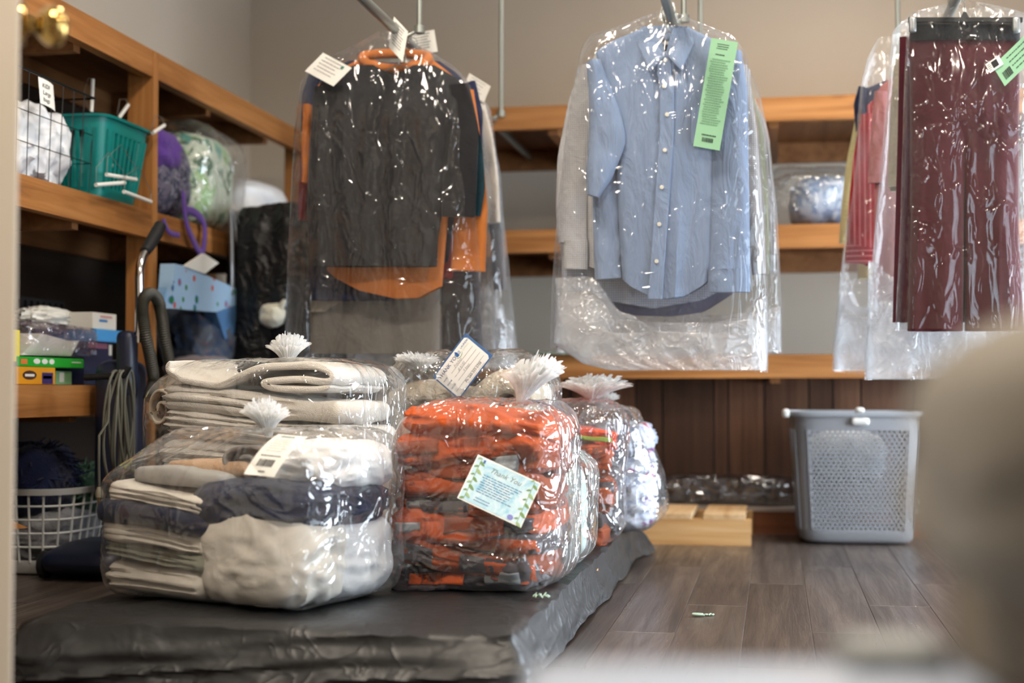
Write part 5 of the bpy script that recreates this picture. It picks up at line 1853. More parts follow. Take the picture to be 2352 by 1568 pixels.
garment_cover('clear plastic cover over the maroon trousers', [(14, 2200, 2240), (22, 2150, 2290), (38, 2084, 2352), (200, 2076, 2356), (500, 2068, 2360), (757, 2056, 2364)], Y3 + 0.02, 0.075, 181, 'cover', gC, fold=0.012, fu=9)
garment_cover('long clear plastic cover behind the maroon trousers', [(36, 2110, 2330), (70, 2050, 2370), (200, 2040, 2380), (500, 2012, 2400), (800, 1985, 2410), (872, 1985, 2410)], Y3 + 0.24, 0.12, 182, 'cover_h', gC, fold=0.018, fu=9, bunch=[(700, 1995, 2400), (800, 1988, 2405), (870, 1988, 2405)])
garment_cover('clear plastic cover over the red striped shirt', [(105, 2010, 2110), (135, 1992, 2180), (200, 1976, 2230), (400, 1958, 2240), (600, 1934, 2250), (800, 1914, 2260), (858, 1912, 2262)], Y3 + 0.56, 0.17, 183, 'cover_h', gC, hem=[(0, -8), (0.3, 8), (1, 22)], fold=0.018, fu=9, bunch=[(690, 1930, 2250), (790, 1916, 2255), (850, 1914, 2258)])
t_, fr_ = paper_tag('green ticket with barcode clipped to the maroon trousers cover', (2280, 152), (2375, 60), (2308, 198), Y3 - 0.115, grn, gT, lines=0)
textlines(fr_, ink_dg, t_, fr_.w * 0.28, fr_.h * 0.16, fr_.w * 0.6, 4, fr_.h * 0.2, fr_.h * 0.04, 0.0009, 31)
barcode(fr_, ink_k, t_, fr_.w * 0.08, fr_.h * 0.5, fr_.w * 0.18, fr_.h * 0.34, 0.0009)
t_, fr_ = paper_tag('small white numbered ticket overlapping the green one on the maroon trousers', (2263, 148), (2294, 127), (2274, 168), Y3 - 0.118, M['paper'], gT, lines=0)
fr_.poly('printed_block', ink_k, t_, [(fr_.w * 0.35, fr_.h * 0.15), (fr_.w * 0.75, fr_.h * 0.15), (fr_.w * 0.75, fr_.h * 0.8), (fr_.w * 0.35, fr_.h * 0.8)], 0.0009)
textlines(fr_, ink_d, t_, fr_.w * 0.05, fr_.h * 0.2, fr_.w * 0.22, 4, fr_.h * 0.18, fr_.h * 0.06, 0.0009, 33)
for k, (dy, lab) in enumerate(((0.50, 'wire hanger of the red striped shirt'), (0.68, 'wire hanger of the pale yellow shirt'), (0.38, 'wire hanger of the dusty pink blouse'))):
    hook('wire_hanger', lab, 0.489, Y3 + dy, 1.50, gH, shoulder=(0.17, 0.07))

# things on the back shelf and ledge
bw = blotch('blue_white_print', (158, 170, 188), [((112, 132, 162), 22, 0.5), ((190, 198, 208), 20, 0.58)])
c = at(1890, 500, 5.72)
p = put(crumple((0.27, 0.34, 0.21), 0.05, 1.6, 401, 34), (c.x + 0.01, 5.72, 1.165 + 0.105))
p[..., 2] = np.maximum(p[..., 2], 1.168)
tag(MB().loft(p, True, True, True).build('bedding_bundle', bw), 'blue and white bedding bundle on the middle back shelf', 'bedding')
c = np.array([at(1865, 500, 5.72).x, 5.72, 1.167])
poly_bag('plastic_bag', 'clear plastic bag around the blue bedding on the middle back shelf', c, (0.36, 0.40, 0.235), 0, c + np.array([-0.12, 0, 0.16]), 75, 'film', 0, 0, r=0.09, wr=0.01)
dk = M['film2']
mbx = put(crumple((0.56, 0.13, 0.115), 0.10, 2.2, 411, 30), (at(1680, 1130, 5.53).x, 5.53, 0.156))
mbx[..., 2] = np.maximum(mbx[..., 2], 0.1)
ob_ = tag(MB().loft(mbx, True, True, True).build('plastic_bag', film('brown_film', haze=0.10, edge=0.25, gloss=1.2, base=0.05, tint=(92, 78, 84), clear=0.7)), 'flattened smoky plastic bag lying on the back ledge behind the pallet', 'bag')
mbx = put(crumple((0.16, 0.12, 0.06), 0.12, 2.6, 412, 26), (at(2120, 1165, 5.53).x, 5.53, 0.127))
mbx[..., 2] = np.maximum(mbx[..., 2], 0.1)
tag(MB().loft(mbx, True, True, True).build('plastic_bag', M['film2']), 'crumpled clear plastic on the back ledge right of the hamper', 'bag')
g0, g1 = at(1235, 822, 5.43), at(1345, 822, 5.43)
tag(MB().box(((g0.x + g1.x) / 2 - 0.1, 5.62, 0.683), (g1.x - g0.x + 0.25, 0.42, 0.012)).build('glass_sheet', plain('green_glass', (120, 130, 116), 0.15, var=0.02), smooth=False), 'sheet of greenish glass lying on the lower back shelf', 'glass')

# ================================================================== LEFT SHELF: MIDDLE LEVEL
Z2 = LV[1]
gS = 'things on the middle level of the left shelf'
# ---- black wire basket
xa, xb = -2.36, -2.04
ya, yb = 3.50, 4.00
wb_ = thing('wire_basket', 'black wire basket of white plastic bags on the middle left shelf', 'basket', ((xa + xb) / 2, (ya + yb) / 2, Z2))
hz = 0.30


def bask(u, v, w, x0=xa, x1=xb, y0=ya, y1=yb, z0=Z2 + 0.004, h=hz, fl=0.06):
    k = 1 + fl * (w - 0.5)
    return (((x0 + x1) / 2) + u * (x1 - x0) / 2 * k, ((y0 + y1) / 2) + v * (y1 - y0) / 2 * k, z0 + w * h)


for w, r_ in ((1.0, 0.0035), (0.0, 0.003)):
    MB().tube([bask(-1, -1, w), bask(1, -1, w), bask(1, 1, w), bask(-1, 1, w)], r_, 6, closed=True).build('rim_wire', M['wire'], wb_)
for w in (0.33, 0.62):
    MB().tube([bask(-1, -1, w), bask(1, -1, w), bask(1, 1, w), bask(-1, 1, w)], 0.0016, 5, closed=True).build('wire', M['wire'], wb_)
for v_ in np.linspace(-1, 1, 9):
    MB().tube([bask(-1, v_, 1), bask(-1, v_, 0), bask(1, v_, 0), bask(1, v_, 1)], 0.0016, 5).build('wire', M['wire'], wb_)
for u_ in np.linspace(-0.6, 0.6, 4):
    MB().tube([bask(u_, -1, 1), bask(u_, -1, 0), bask(u_, 1, 0), bask(u_, 1, 1)], 0.0016, 5).build('wire', M['wire'], wb_)
milky = plain('milky_white_plastic', (226, 228, 232), 0.35, var=0.03, vs_=12, bump=0.25, bs=24)
for k, (cy_, cz, sz, lab) in enumerate(((3.66, 0.10, (0.23, 0.24, 0.20), 'crumpled white plastic bag at the near end of the wire basket'), (3.85, 0.12, (0.23, 0.23, 0.23), 'crumpled white plastic bag under the paper note in the wire basket'))):
    p = put(crumple(sz, 0.15, 2.1, 501 + k, 44, 2.8, 0.16), (-2.19, cy_, Z2 + cz + 0.012))
    p[..., 2] = np.maximum(p[..., 2], Z2 + 0.008)
    tag(MB().loft(p, True, True, True).build('plastic_bag', milky), lab, 'bag', 'white bags in the wire basket')
XN = -2.02
fN = Frame(atX(88, 176, XN), atX(122, 196, XN), atX(92, 225, XN), bend=0.006)
nt_ = thing('paper_note', 'handwritten white paper note clipped to the rim of the wire basket', 'note', tuple(fN.m(fN.w / 2, fN.h)))
fN.N = np.array([1.0, 0, 0])
fN.sheet('paper', M['paper'], nt_, 0, 0, fN.w, fN.h * 1.25, 0, 0.0008)
for k, s in enumerate(('KIDF', 'Large', 'bags')):
    fN.text('handwriting', ink_k, nt_, s, fN.w * 0.14, fN.h * (0.42 + 0.33 * k), fN.h * 0.30, 0.0012, shear=0.15)

# ---- teal slotted basket with hangers
tx0, tx1, ty0, ty1 = -2.27, -1.99, 3.985, 4.325
tb = thing('teal_basket', 'teal slotted plastic basket of white hangers on the middle left shelf', 'basket', ((tx0 + tx1) / 2, (ty0 + ty1) / 2, Z2))
tl = plain('teal_plastic', (0, 122, 118), 0.38, var=0.03)
TH = 0.25


def tk_(u, v, w):
    k = 0.76 + 0.24 * w
    return ((tx0 + tx1) / 2 + u * (tx1 - tx0) / 2 * k, (ty0 + ty1) / 2 + v * (ty1 - ty0) / 2 * k, Z2 + 0.003 + w * TH)


def ringq(w, s=1.0, k=7, n=56):
    o = []
    for i in range(n):
        a = 2 * math.pi * i / n
        c, q = math.cos(a), math.sin(a)
        m = (abs(c) ** k + abs(q) ** k) ** (-1 / k)
        o.append(tk_(c * m * s, q * m * s, w))
    return o


MB().loft([ringq(0.0, 0.94), ringq(0.02, 1), ringq(0.14, 1), ringq(0.14, 0.965), ringq(0.03, 0.96)], True, True, True).build('base', tl, tb)
MB().loft([ringq(0.82), ringq(0.97), ringq(0.97, 1.07), ringq(1.0, 1.08), ringq(1.0, 0.97), ringq(0.82, 0.965), ringq(0.82)], True).build('rim', tl, tb)
for sv in (-1, 1):
    for u_ in np.linspace(-0.78, 0.78, 8):
        MB().bar(tk_(u_, sv * 0.985, 0.12), tk_(u_, sv * 0.985, 0.84), 0.012, 0.005).build('slat', tl, tb, smooth=False)
for su in (-1, 1):
    for v_ in np.linspace(-0.78, 0.78, 9):
        MB().bar(tk_(su * 0.985, v_, 0.12), tk_(su * 0.985, v_, 0.84), 0.005, 0.013).build('slat', tl, tb, smooth=False)
for su in (-1, 1):
    for sv in (-1, 1):
        rg = []
        for w in (0.12, 0.5, 0.84):
            ring = []
            for sh_ in (1.0, 0.96):
                for q in (np.linspace(0, 1, 7) if sh_ == 1 else np.linspace(1, 0, 7)):
                    an = math.radians(45 + (q - 0.5) * 32)
                    c, s = math.cos(an), math.sin(an)
                    m = (abs(c) ** 7 + abs(s) ** 7) ** (-1 / 7)
                    ring.append(tk_(su * c * m * sh_, sv * s * m * sh_, w))
            rg.append(ring)
        MB().loft(rg, True, True, True).build('corner', tl, tb)
wt_ = plain('white_hanger_tube', (230, 228, 222), 0.5, var=0.01)
hs = [((522, 445), (515, 630), -2.12, 'upright hanger tube standing highest in the teal basket'), ((722, 590), (668, 665), -2.08, 'hanger tube leaning out of the middle of the teal basket'), ((925, 705), (860, 748), -1.97, 'hanger tube poking past the corner of the teal basket'),
      ((600, 982), (765, 1010), -1.975, 'upper hanger tube lying across the slots of the teal basket'), ((540, 1040), (700, 1028), -1.965, 'lower hanger tube lying across the slots of the teal basket'), ((697, 1078), (848, 1135), -1.955, 'hanger tube hanging below the base of the teal basket'),
      ((585, 880), (630, 935), -2.03, 'hanger tube crossed inside the teal basket')]
for k, (a, b, X, lab) in enumerate(hs):
    sc_ = 720 / 1764
    A, B = atX(a[0] * sc_, a[1] * sc_, X), atX(b[0] * sc_, b[1] * sc_, X)
    hg = thing('wire_hanger', 'white ' + lab, 'hanger', tuple(B), 'white hangers in the teal basket')
    MB().tube([A, B], 0.0062, 8).build('tube', wt_, hg)
    mid = (A + B) / 2
    dv = (B - A)
    nn = Vector((0, -dv.z, dv.y)).normalized() * dv.length * 0.45
    if nn.z < 0:
        nn = -nn
    MB().tube([A, A + nn * 0.6 + dv * 0.05, mid + nn * 1.1, B + nn * 0.4, B], 0.0012, 5).build('wire', M['steel'], hg)
# ---- purple bag, green floral cushion, white bag
pur = blotch('purple_grey_print', (96, 92, 110), [((52, 56, 78), 30, 0.48), ((128, 128, 142), 40, 0.58)])
pur2 = fabric('purple_webbing', (84, 52, 136), (98, 64, 150))
pb0 = thing('tote_bag', 'grey patterned tote bag with purple top and straps on the left shelf', 'bag', (-2.17, 4.58, Z2))
p = put(crumple((0.30, 0.34, 0.30), 0.05, 1.6, 520, 34), (-2.17, 4.60, Z2 + 0.152))
p[..., 2] = np.maximum(p[..., 2], Z2 + 0.003)
MB().loft(p, True, True, True).build('body', pur, pb0)
p = put(crumple((0.30, 0.25, 0.16), 0.06, 1.6, 521, 26), (-2.16, 4.535, Z2 + 0.23))
MB().loft(p, True, True, True).build('top_flap', pur2, pb0)


def strap(pts, w, parent, name='strap', mat=None):
    G = []
    P = [Vector(p) for p in pts]
    N = len(P)
    out = []
    for i in range(N * 6):
        s = i / (N * 6 - 1) * (N - 1)
        k = min(int(s), N - 2)
        f = s - k
        p0, p1, p2, p3 = P[max(k - 1, 0)], P[k], P[k + 1], P[min(k + 2, N - 1)]
        q = 0.5 * ((2 * p1) + (-p0 + p2) * f + (2 * p0 - 5 * p1 + 4 * p2 - p3) * f * f + (-p0 + 3 * p1 - 3 * p2 + p3) * f ** 3)
        out.append(q)
    for i, q in enumerate(out):
        d = (out[min(i + 1, len(out) - 1)] - out[max(i - 1, 0)]).normalized()
        s = d.cross(Vector((1, 0, 0)))
        s = s.normalized() if s.length > 0.1 else Vector((0, 1, 0))
        G.append([tuple(q - s * w / 2), tuple(q + s * w / 2)])
    o = MB().loft(np.array(G), False).build(name, mat or pur2, parent)
    o.modifiers.new('thick', 'SOLIDIFY').thickness = 0.004
    return o


def zp(x, y, X):   # zoom-crop point of the left shelf
    return atX(340 + x * 380 / 1146, 340 + y * 520 / 1568, X)


strap([zp(250, 300, -2.0), zp(265, 480, -1.985), zp(300, 600, -1.975), zp(370, 730, -1.975), zp(395, 640, -1.975), zp(390, 520, -1.98), zp(330, 450, -1.985), zp(270, 430, -1.99)], 0.030, pb0)
strap([zp(110, 490, -1.99), zp(150, 580, -1.98), zp(220, 605, -1.975)], 0.018, pb0)
grf = blotch('green_floral_print', (196, 206, 186), [((86, 112, 92), 13, 0.52), ((150, 186, 130), 9, 0.56), ((92, 150, 140), 15, 0.6), ((70, 76, 66), 26, 0.66)])
p = put(crumple((0.34, 0.40, 0.36), 0.03, 1.4, 530, 34, 4.0), (-2.19, 4.97, Z2 + 0.182))
tag(MB().loft(p, True, True, True).build('cushion', grf), 'pale green floral cushion beside the tote bag on the left shelf', 'cushion')
c = np.array([-2.19, 4.98, Z2 + 0.001])
poly_bag('plastic_bag', 'clear plastic bag around the green floral cushion on the left shelf', c, (0.40, 0.47, 0.385), 0, c + np.array([0, 0, 0.37]), 85, 'film', 0, 0, r=0.09, wr=0.01)
p = put(crumple((0.36, 0.52, 0.24), 0.06, 1.5, 540, 36, 2.8, 0.1), (-2.17, 5.53, Z2 + 0.15))
p[..., 2] = np.maximum(p[..., 2], Z2 + 0.003)
wbg_ = thing('laundry_bag', 'milky white bag with a green patch at the far end of the left shelf', 'bag', (-2.17, 5.53, Z2))
MB().loft(p, True, True, True).build('film', milky, wbg_)
p = put(crumple((0.14, 0.24, 0.12), 0.06, 2.0, 541, 22, 2.8), (-2.03, 5.70, Z2 + 0.10))
MB().loft(p, True, True, True).build('green_patch', fabric('mint_green', (128, 190, 150)), wbg_)
# ---- hanging black bag in the corner, with a sheer strip in front
blk = NT('black_bin_bag')
h_ = blk.noise(9, None, 4, 0.6, 1.4)
blk = blk.done(blk.pbsdf(lin((14, 14, 15)), 0.34, blk.bump(h_, 0.6, 0.05), 0, 0.4).outputs[0])
p = crumple((0.44, 0.60, 1.19), 0.05, 1.8, 550, 44, 6.0)
p = put(p, (-1.77, 5.20, 0.622))
tag(MB().loft(p, True, True, True).build('black_bag', blk), 'tall black plastic bag standing in the corner past the left shelf', 'bag')
sr = film('sheer_film', haze=0.5, edge=0.4, gloss=0.8, base=0.02, rough=0.25, scale=10, stretch=(3, 3, 0.5), tint=(220, 220, 222))
a0 = atX(540, 475, -1.94)
G = []
for s in np.linspace(0, 1, 16):
    row = []
    for u_ in np.linspace(0, 1, 18):
        q = atX(528 + u_ * (18 + 60 * s ** 0.8), 478 + s * 200 + 10 * u_, -1.94 + 0.012 * math.sin(u_ * 22))
        row.append(tuple(q))
    G.append(row)
o = tag(MB().loft(np.array(G), False).build('plastic_film', sr), 'sheer white plastic film trailing down in front of the black bag', 'plastic film')
o.modifiers.new('thick', 'SOLIDIFY').thickness = 0.002
p = put(crumple((0.09, 0.10, 0.085), 0.08, 1.6, 560, 22, 2.4), tuple(at(628, 724, 4.885)))
rg = thing('white_rag', 'small white and yellow rag caught on the black bag', 'rag', tuple(at(628, 745, 4.885)))
MB().loft(p, True, True, True).build('cloth', fabric('off_white_rag', (226, 220, 186), (240, 238, 228)), rg)
MB().tube([at(640, 712, 4.87), at(648, 700, 4.865), at(655, 688, 4.865)], [0.014, 0.012, 0.007], 8).build('twisted_corner', fabric('off_white_rag_b', (230, 226, 210)), rg)

# ================================================================== LEFT SHELF: LOWER LEVEL
Z3 = LV[2]


def printed_box(name, label, x0p, x1p, ytp, X, depth, mat, base=None, group='boxes on the lower left shelf', marks=()):
    """carton whose front face spans photo x0..x1 on the plane X, standing on `base`"""
    a, b = atX(x0p, 880, X), atX(x1p, 880, X)
    top = atX((x0p + x1p) / 2, ytp, X).z
    z0 = base if base is not None else Z3 + 0.001
    t = thing(name, label, 'box', (X - depth / 2, (a.y + b.y) / 2, z0), group)
    hh = top - z0
    v, f = rbox((depth, b.y - a.y, hh), 0.002, (4, 4, 4))
    MB().add(v + np.array([X - depth / 2, (a.y + b.y) / 2, z0 + hh / 2]), f).build('carton', mat, t, smooth=False)
    for (u0, u1, w0, w1, mm, nm) in marks:
        L = b.y - a.y
        if nm == 'oval':
            cyy, cz = a.y + L * (u0 + u1) / 2, z0 + hh * (w0 + w1) / 2
            pts = [(X + 0.0008, cyy + L * (u1 - u0) / 2 * math.cos(q), cz + hh * (w1 - w0) / 2 * math.sin(q)) for q in np.linspace(0, 2 * math.pi, 20, endpoint=False)]
            MB().add(pts, [tuple(range(20))]).build('printed_mark', mm, t, smooth=False)
        else:
            pts = [(X + 0.0010, a.y + L * u0, z0 + hh * w0), (X + 0.0010, a.y + L * u1, z0 + hh * w0), (X + 0.0010, a.y + L * u1, z0 + hh * w1), (X + 0.0010, a.y + L * u0, z0 + hh * w1)]
            MB().add(pts, [(0, 1, 2, 3)]).build('printed_mark', mm, t, smooth=False)
    return t, top


mk_w = plain('mark_white', (210, 210, 200), 0.5)
mk_v = plain('mark_violet', (48, 34, 92), 0.5)
mk_br = plain('mark_brown', (66, 40, 30), 0.5)
yel = plain('amber_box', (206, 142, 20), 0.5)
t1, tz1 = printed_box('storage_box', 'amber yellow box with dark oval mark on the lower left shelf', 38, 127, 843, -2.03, 0.16, yel, marks=((0.14, 0.50, 0.28, 0.80, mk_br, 'oval'), (0.20, 0.44, 0.46, 0.60, mk_w, 'r'), (0.64, 0.93, 0.04, 0.70, mk_v, 'r'), (0.67, 0.90, 0.34, 0.52, mk_w, 'r')))
grb = plain('bright_green_box', (28, 150, 38), 0.45)
t2, tz2 = printed_box('storage_box', 'flat bright green box lying on the amber box', 40, 192, 821, -2.035, 0.20, grb, base=tz1 + 0.001, marks=((0.22, 0.32, 0.30, 0.85, mk_w, 'oval'), (0.34, 0.43, 0.30, 0.85, mk_w, 'oval'), (0.45, 0.53, 0.30, 0.85, mk_w, 'oval'), (0.04, 0.13, 0.25, 0.75, plain('mark_orange', (200, 110, 50), 0.5), 'r'), (0.80, 0.95, 0.55, 0.65, mk_w, 'r')))
printed_box('storage_box', 'pale green striped box beside the amber box', 128, 165, 852, -2.06, 0.12, plain('pale_green_box', (120, 168, 120), 0.5), marks=((0.2, 0.5, 0.2, 0.9, mk_w, 'r'),))
t4, tz4 = printed_box('storage_box', 'tall navy box with small print behind the cord loops', 194, 258, 785, -2.06, 0.18, plain('navy_box', (30, 34, 62), 0.45), marks=((0.2, 0.4, 0.7, 0.8, plain('mark_grey', (120, 126, 150), 0.5), 'r'), (0.85, 0.96, 0.7, 0.95, mk_w, 'r'), (0.1, 0.8, 0.85, 0.98, plain('mark_pink', (130, 80, 100), 0.5), 'r')))
printed_box('storage_box', 'small light blue box in front of the navy box', 238, 262, 850, -2.035, 0.05, plain('sky_blue_box', (96, 160, 216), 0.45))
t6, tz6 = printed_box('storage_box', 'light blue flat box on top of the navy box', 222, 288, 758, -2.05, 0.16, plain('light_blue_box', (70, 150, 214), 0.45), base=tz4 + 0.001, marks=((0.72, 0.95, 0.15, 0.9, mk_w, 'oval'),))
t7, tz7 = printed_box('storage_box', 'white carton with blue print on the light blue box', 212, 266, 719, -2.06, 0.14, plain('white_box', (214, 210, 200), 0.5), base=tz6 + 0.001, marks=((0.25, 0.6, 0.45, 0.6, plain('mark_blue', (60, 120, 180), 0.5), 'r'), (0.3, 0.8, 0.7, 0.85, plain('mark_rose', (200, 150, 150), 0.5), 'r')))
printed_box('storage_box', 'yellow and navy box end at the far left of the lower shelf', 22, 45, 757, -2.04, 0.14, plain('yellow_box', (220, 200, 30), 0.5), marks=((0, 1, 0, 0.42, plain('mark_navy', (28, 34, 58), 0.5), 'r'), (0, 1, 0.18, 0.32, plain('mark_red', (214, 96, 50), 0.5), 'r')))
bkc = thing('plastic_crate', 'black ribbed plastic crate at the back of the lower left shelf', 'crate', (-2.36, 4.05, Z3))
MB().box((-2.36, 4.05, Z3 + 0.14), (0.14, 0.54, 0.27)).build('body', M['black_pl'], bkc, smooth=False)
for k in range(14):
    MB().box((-2.286, 3.80 + k * 0.038, Z3 + 0.14), (0.010, 0.014, 0.25)).build('rib', M['black_pl'], bkc, smooth=False)
# pouch of white wipes
zc_ = tz2 + 0.003
yA, yB = atX(52, 800, -2.06).y, atX(214, 800, -2.06).y
pc = thing('plastic_pouch', 'clear plastic pouch of white napkins on the green box', 'pouch', (-2.14, (yA + yB) / 2, zc_))
nap = [np.array(atX(q_[0], q_[1], -2.065)) for q_ in ((49, 818), (95, 768), (157, 785), (182, 785), (163, 820))]
zsh = zc_ + 0.002 - min(q_[2] for q_ in nap)
MB().prism([q_ + np.array([0, 0, zsh]) for q_ in nap], (-0.13, 0, 0)).build('napkins', fabric('white_napkin', (206, 202, 188), foldb=0.1), pc, smooth=False)
v, f = rbox((0.19, yB - yA, 0.098), 0.035, (16, 24, 12))
v = v + 0.006 * ridge(v * 16, 571, 2)[:, None] * np.array([1, 1, 0.5])
v[:, 2] = np.maximum(v[:, 2], -0.046)
MB().add(v + np.array([-2.14, (yA + yB) / 2, zc_ + 0.049]), f).build('film', film('pouch_film', haze=0.10, edge=0.35, tint=(190, 170, 190)), pc)
# tissue spilling between pouch and white carton
p = put(crumple((0.10, 0.22, 0.055), 0.22, 2.6, 575, 26, 2.5), (-2.19, atX(165, 745, -2.1).y, zc_ + 0.125))
tag(MB().loft(p, True, True, True).build('tissue', M['paper']), 'crumpled white tissue beside the white carton', 'tissue')

# ---- blue printed gift bag and bundle on the lower shelf
def print_mat():
    t = NT('blue_bottle_print')
    vo = t.n('TexVoronoi', Vector=t.co(), Scale=22.0)
    d = vo.outputs['Distance']
    cc_ = t.n('SeparateColor', Color=vo.outputs['Color'])
    m = t.math('LESS_THAN', d, 0.24)
    red = t.math('MULTIPLY', m, t.math('GREATER_THAN', cc_.outputs[0], 0.58))
    grn_ = t.math('MULTIPLY', m, t.math('LESS_THAN', cc_.outputs[0], 0.32))
    rg_ = t.math('MULTIPLY', t.math('GREATER_THAN', d, 0.24), t.math('LESS_THAN', d, 0.34))
    rb = t.math('MULTIPLY', rg_, t.math('LESS_THAN', cc_.outputs[1], 0.4))
    col = t.mix(red, lin((158, 190, 220)), lin((190, 70, 60)))
    col = t.mix(grn_, col, lin((30, 120, 60)))
    col = t.mix(rb, col, lin((80, 120, 180)))
    return t.done(t.pbsdf(col, 0.5).outputs[0])


bpm = print_mat()
XG = -1.93
gb = thing('gift_bag', 'light blue printed gift bag with red and green motifs on the lower left shelf', 'bag', tuple(atX(470, 850, XG)))


def zpg(x, y, X=XG):
    return tuple(zp(x, y, X))


front = [zpg(185, 800), zpg(250, 815), zpg(690, 1005), zpg(640, 1075), zpg(470, 1135), zpg(160, 1110)]
MB().prism(front, (-0.05, 0, 0)).build('folded_front', bpm, gb, smooth=False)
MB().prism([zpg(690, 1005), zpg(685, 1150), zpg(625, 1260), zpg(535, 1325), zpg(470, 1135), zpg(640, 1075)], (-0.045, 0, 0)).build('side_panel', plain('blue_lining', (78, 120, 168), 0.5, vs_=20), gb, smooth=False)
MB().prism([zpg(185, 800, XG - 0.02), zpg(120, 1000, XG - 0.02), zpg(100, 1105, XG - 0.02), zpg(160, 1112, XG - 0.02)], (-0.03, 0, 0)).build('side_panel', plain('blue_lining_b', (130, 170, 208), 0.5), gb, smooth=False)
MB().prism([zpg(255, 820, XG + 0.004), zpg(390, 730, XG + 0.004), zpg(490, 795, XG + 0.004), zpg(395, 870, XG + 0.004)], (-0.012, 0, 0)).build('white_flap', M['paper'], gb, smooth=False)
dbm = blotch('dim_blue_print', (74, 80, 92), [((110, 74, 84), 24, 0.62), ((52, 66, 90), 16, 0.5), ((100, 112, 128), 14, 0.6)])
p = put(crumple((0.24, 0.42, 0.30), 0.12, 1.9, 580, 36, 2.8), (-2.06, (atX(465, 800, -2.06)).y, Z3 + 0.155))
p[..., 2] = np.maximum(p[..., 2], Z3 + 0.003)
tag(MB().loft(p, True, True, True).build('cloth_bundle', dbm), 'dusky blue printed cloth bundle under the gift bag on the lower left shelf', 'cloth bundle')
p = put(crumple((0.20, 0.26, 0.10), 0.12, 1.9, 581, 26, 2.8), (-2.02, (atX(430, 845, -2.02)).y, Z3 + 0.05))
p[..., 2] = np.maximum(p[..., 2], Z3 + 0.003)
p[..., 0] += 0.05
tag(MB().loft(p, True, True, True).build('cloth_bundle', fabric('mauve_grey', (138, 128, 132))), 'mauve grey cloth bundle in front of the dusky blue one', 'cloth bundle')
p = put(crumple((0.16, 0.34, 0.10), 0.2, 2.2, 582, 26, 2.6), (-1.98, (atX(590, 815, -1.98)).y, Z3 + 0.10))
tag(MB().loft(p, True, True, True).build('plastic_bag', plain('pale_blue_plastic', (134, 168, 208), 0.3, vs_=14, bump=0.3, bs=20)), 'pale blue crumpled plastic bag at the foot of the black bag', 'bag')

# ================================================================== VACUUM CLEANER
XV = -1.84
vc = thing('vacuum_cleaner', 'dark upright vacuum cleaner with grey hose and looped cord in front of the left shelf', 'vacuum cleaner', tuple(atX(280, 1300, XV)))
vc.location.z = 0
ORG[vc.name][2] = 0


def zv(x, y, X=XV):    # points read in the crop 0..720 x 500..1000
    return atX(x * 720 / 2258, 500 + y * 500 / 1568, X)


nav = plain('vacuum_navy', (26, 32, 52), 0.4)
# handle, chrome tube
MB().tube([zv(1155, 55), zv(1120, 125), zv(1075, 200), zv(1045, 245)], [0.018, 0.020, 0.019, 0.016], 12).build('grip', M['black_pl'], vc)
MB().tube([zv(1055, 235), zv(1025, 290), zv(1008, 350), zv(1003, 430), zv(1005, 560), zv(1003, 760), zv(1000, 900)], 0.0125, 12).build('chrome_tube', M['chrome'], vc)


def hose(pts, r, parent):
    P = [Vector(p) for p in pts]
    out, rad = [], []
    N = len(P)
    n = (N - 1) * 22
    for i in range(n + 1):
        s = i / n * (N - 1)
        k = min(int(s), N - 2)
        f = s - k
        p0, p1, p2, p3 = P[max(k - 1, 0)], P[k], P[k + 1], P[min(k + 2, N - 1)]
        out.append(0.5 * ((2 * p1) + (-p0 + p2) * f + (2 * p0 - 5 * p1 + 4 * p2 - p3) * f * f + (-p0 + 3 * p1 - 3 * p2 + p3) * f ** 3))
        rad.append(r * (1.0 if i % 2 else 0.86))
    return MB().tube(out, rad, 14).build('hose', plain('hose_olive', (52, 50, 42), 0.5), parent)


hose([zv(1075, 1300, XV + .04), zv(1105, 1180, XV + .03), zv(1085, 1020, XV + .03), zv(1050, 850, XV + .03), zv(1030, 700, XV + .02), zv(1035, 590, XV + .02), zv(1085, 545, XV + .02), zv(1140, 600, XV + .02), zv(1165, 720, XV + .02), zv(1190, 900, XV + .02), zv(1225, 1080, XV + .02), zv(1225, 1250, XV + .02)], 0.0185, vc)
v, f = rbox((0.13, 0.13, 0.42), 0.04, (10, 10, 12))
bp = zv(1010, 1400)
MB().add(v + np.array([XV - 0.07, bp.y + 0.02, 0.42]), f).build('body', nav, vc)
v, f = rbox((0.055, 0.06, 0.20), 0.02, (8, 8, 8))
q = zv(985, 1010)
MB().add(v + np.array([XV - 0.03, q.y, q.z - 0.02]), f).build('canister_top', nav, vc)
MB().tube([(XV - 0.02, bp.y - 0.02, 0.2), (XV - 0.02, bp.y - 0.04, 0.58)], 0.016, 10).build('lower_tube', M['black_pl'], vc)
fb0 = atZ(225, 1300, 0.0)
v, f = rbox((0.24, 0.30, 0.10), 0.045, (12, 12, 10))
v = v.copy()
v[:, 2] *= 1 - 0.35 * smooth(0.0, -0.15, v[:, 1])
MB().add(v + np.array([XV - 0.10, bp.y - 0.05, 0.052]), f).build('floor_head', nav, vc)
for s in (-1, 1):
    lathe_dir([(0.035, -0.012), (0.04, -0.008), (0.04, 0.008), (0.035, 0.012)], (XV - 0.10 + s * 0.12, bp.y - 0.14, 0.041), (1, 0, 0), 18).build('wheel', M['black_pl'], vc)
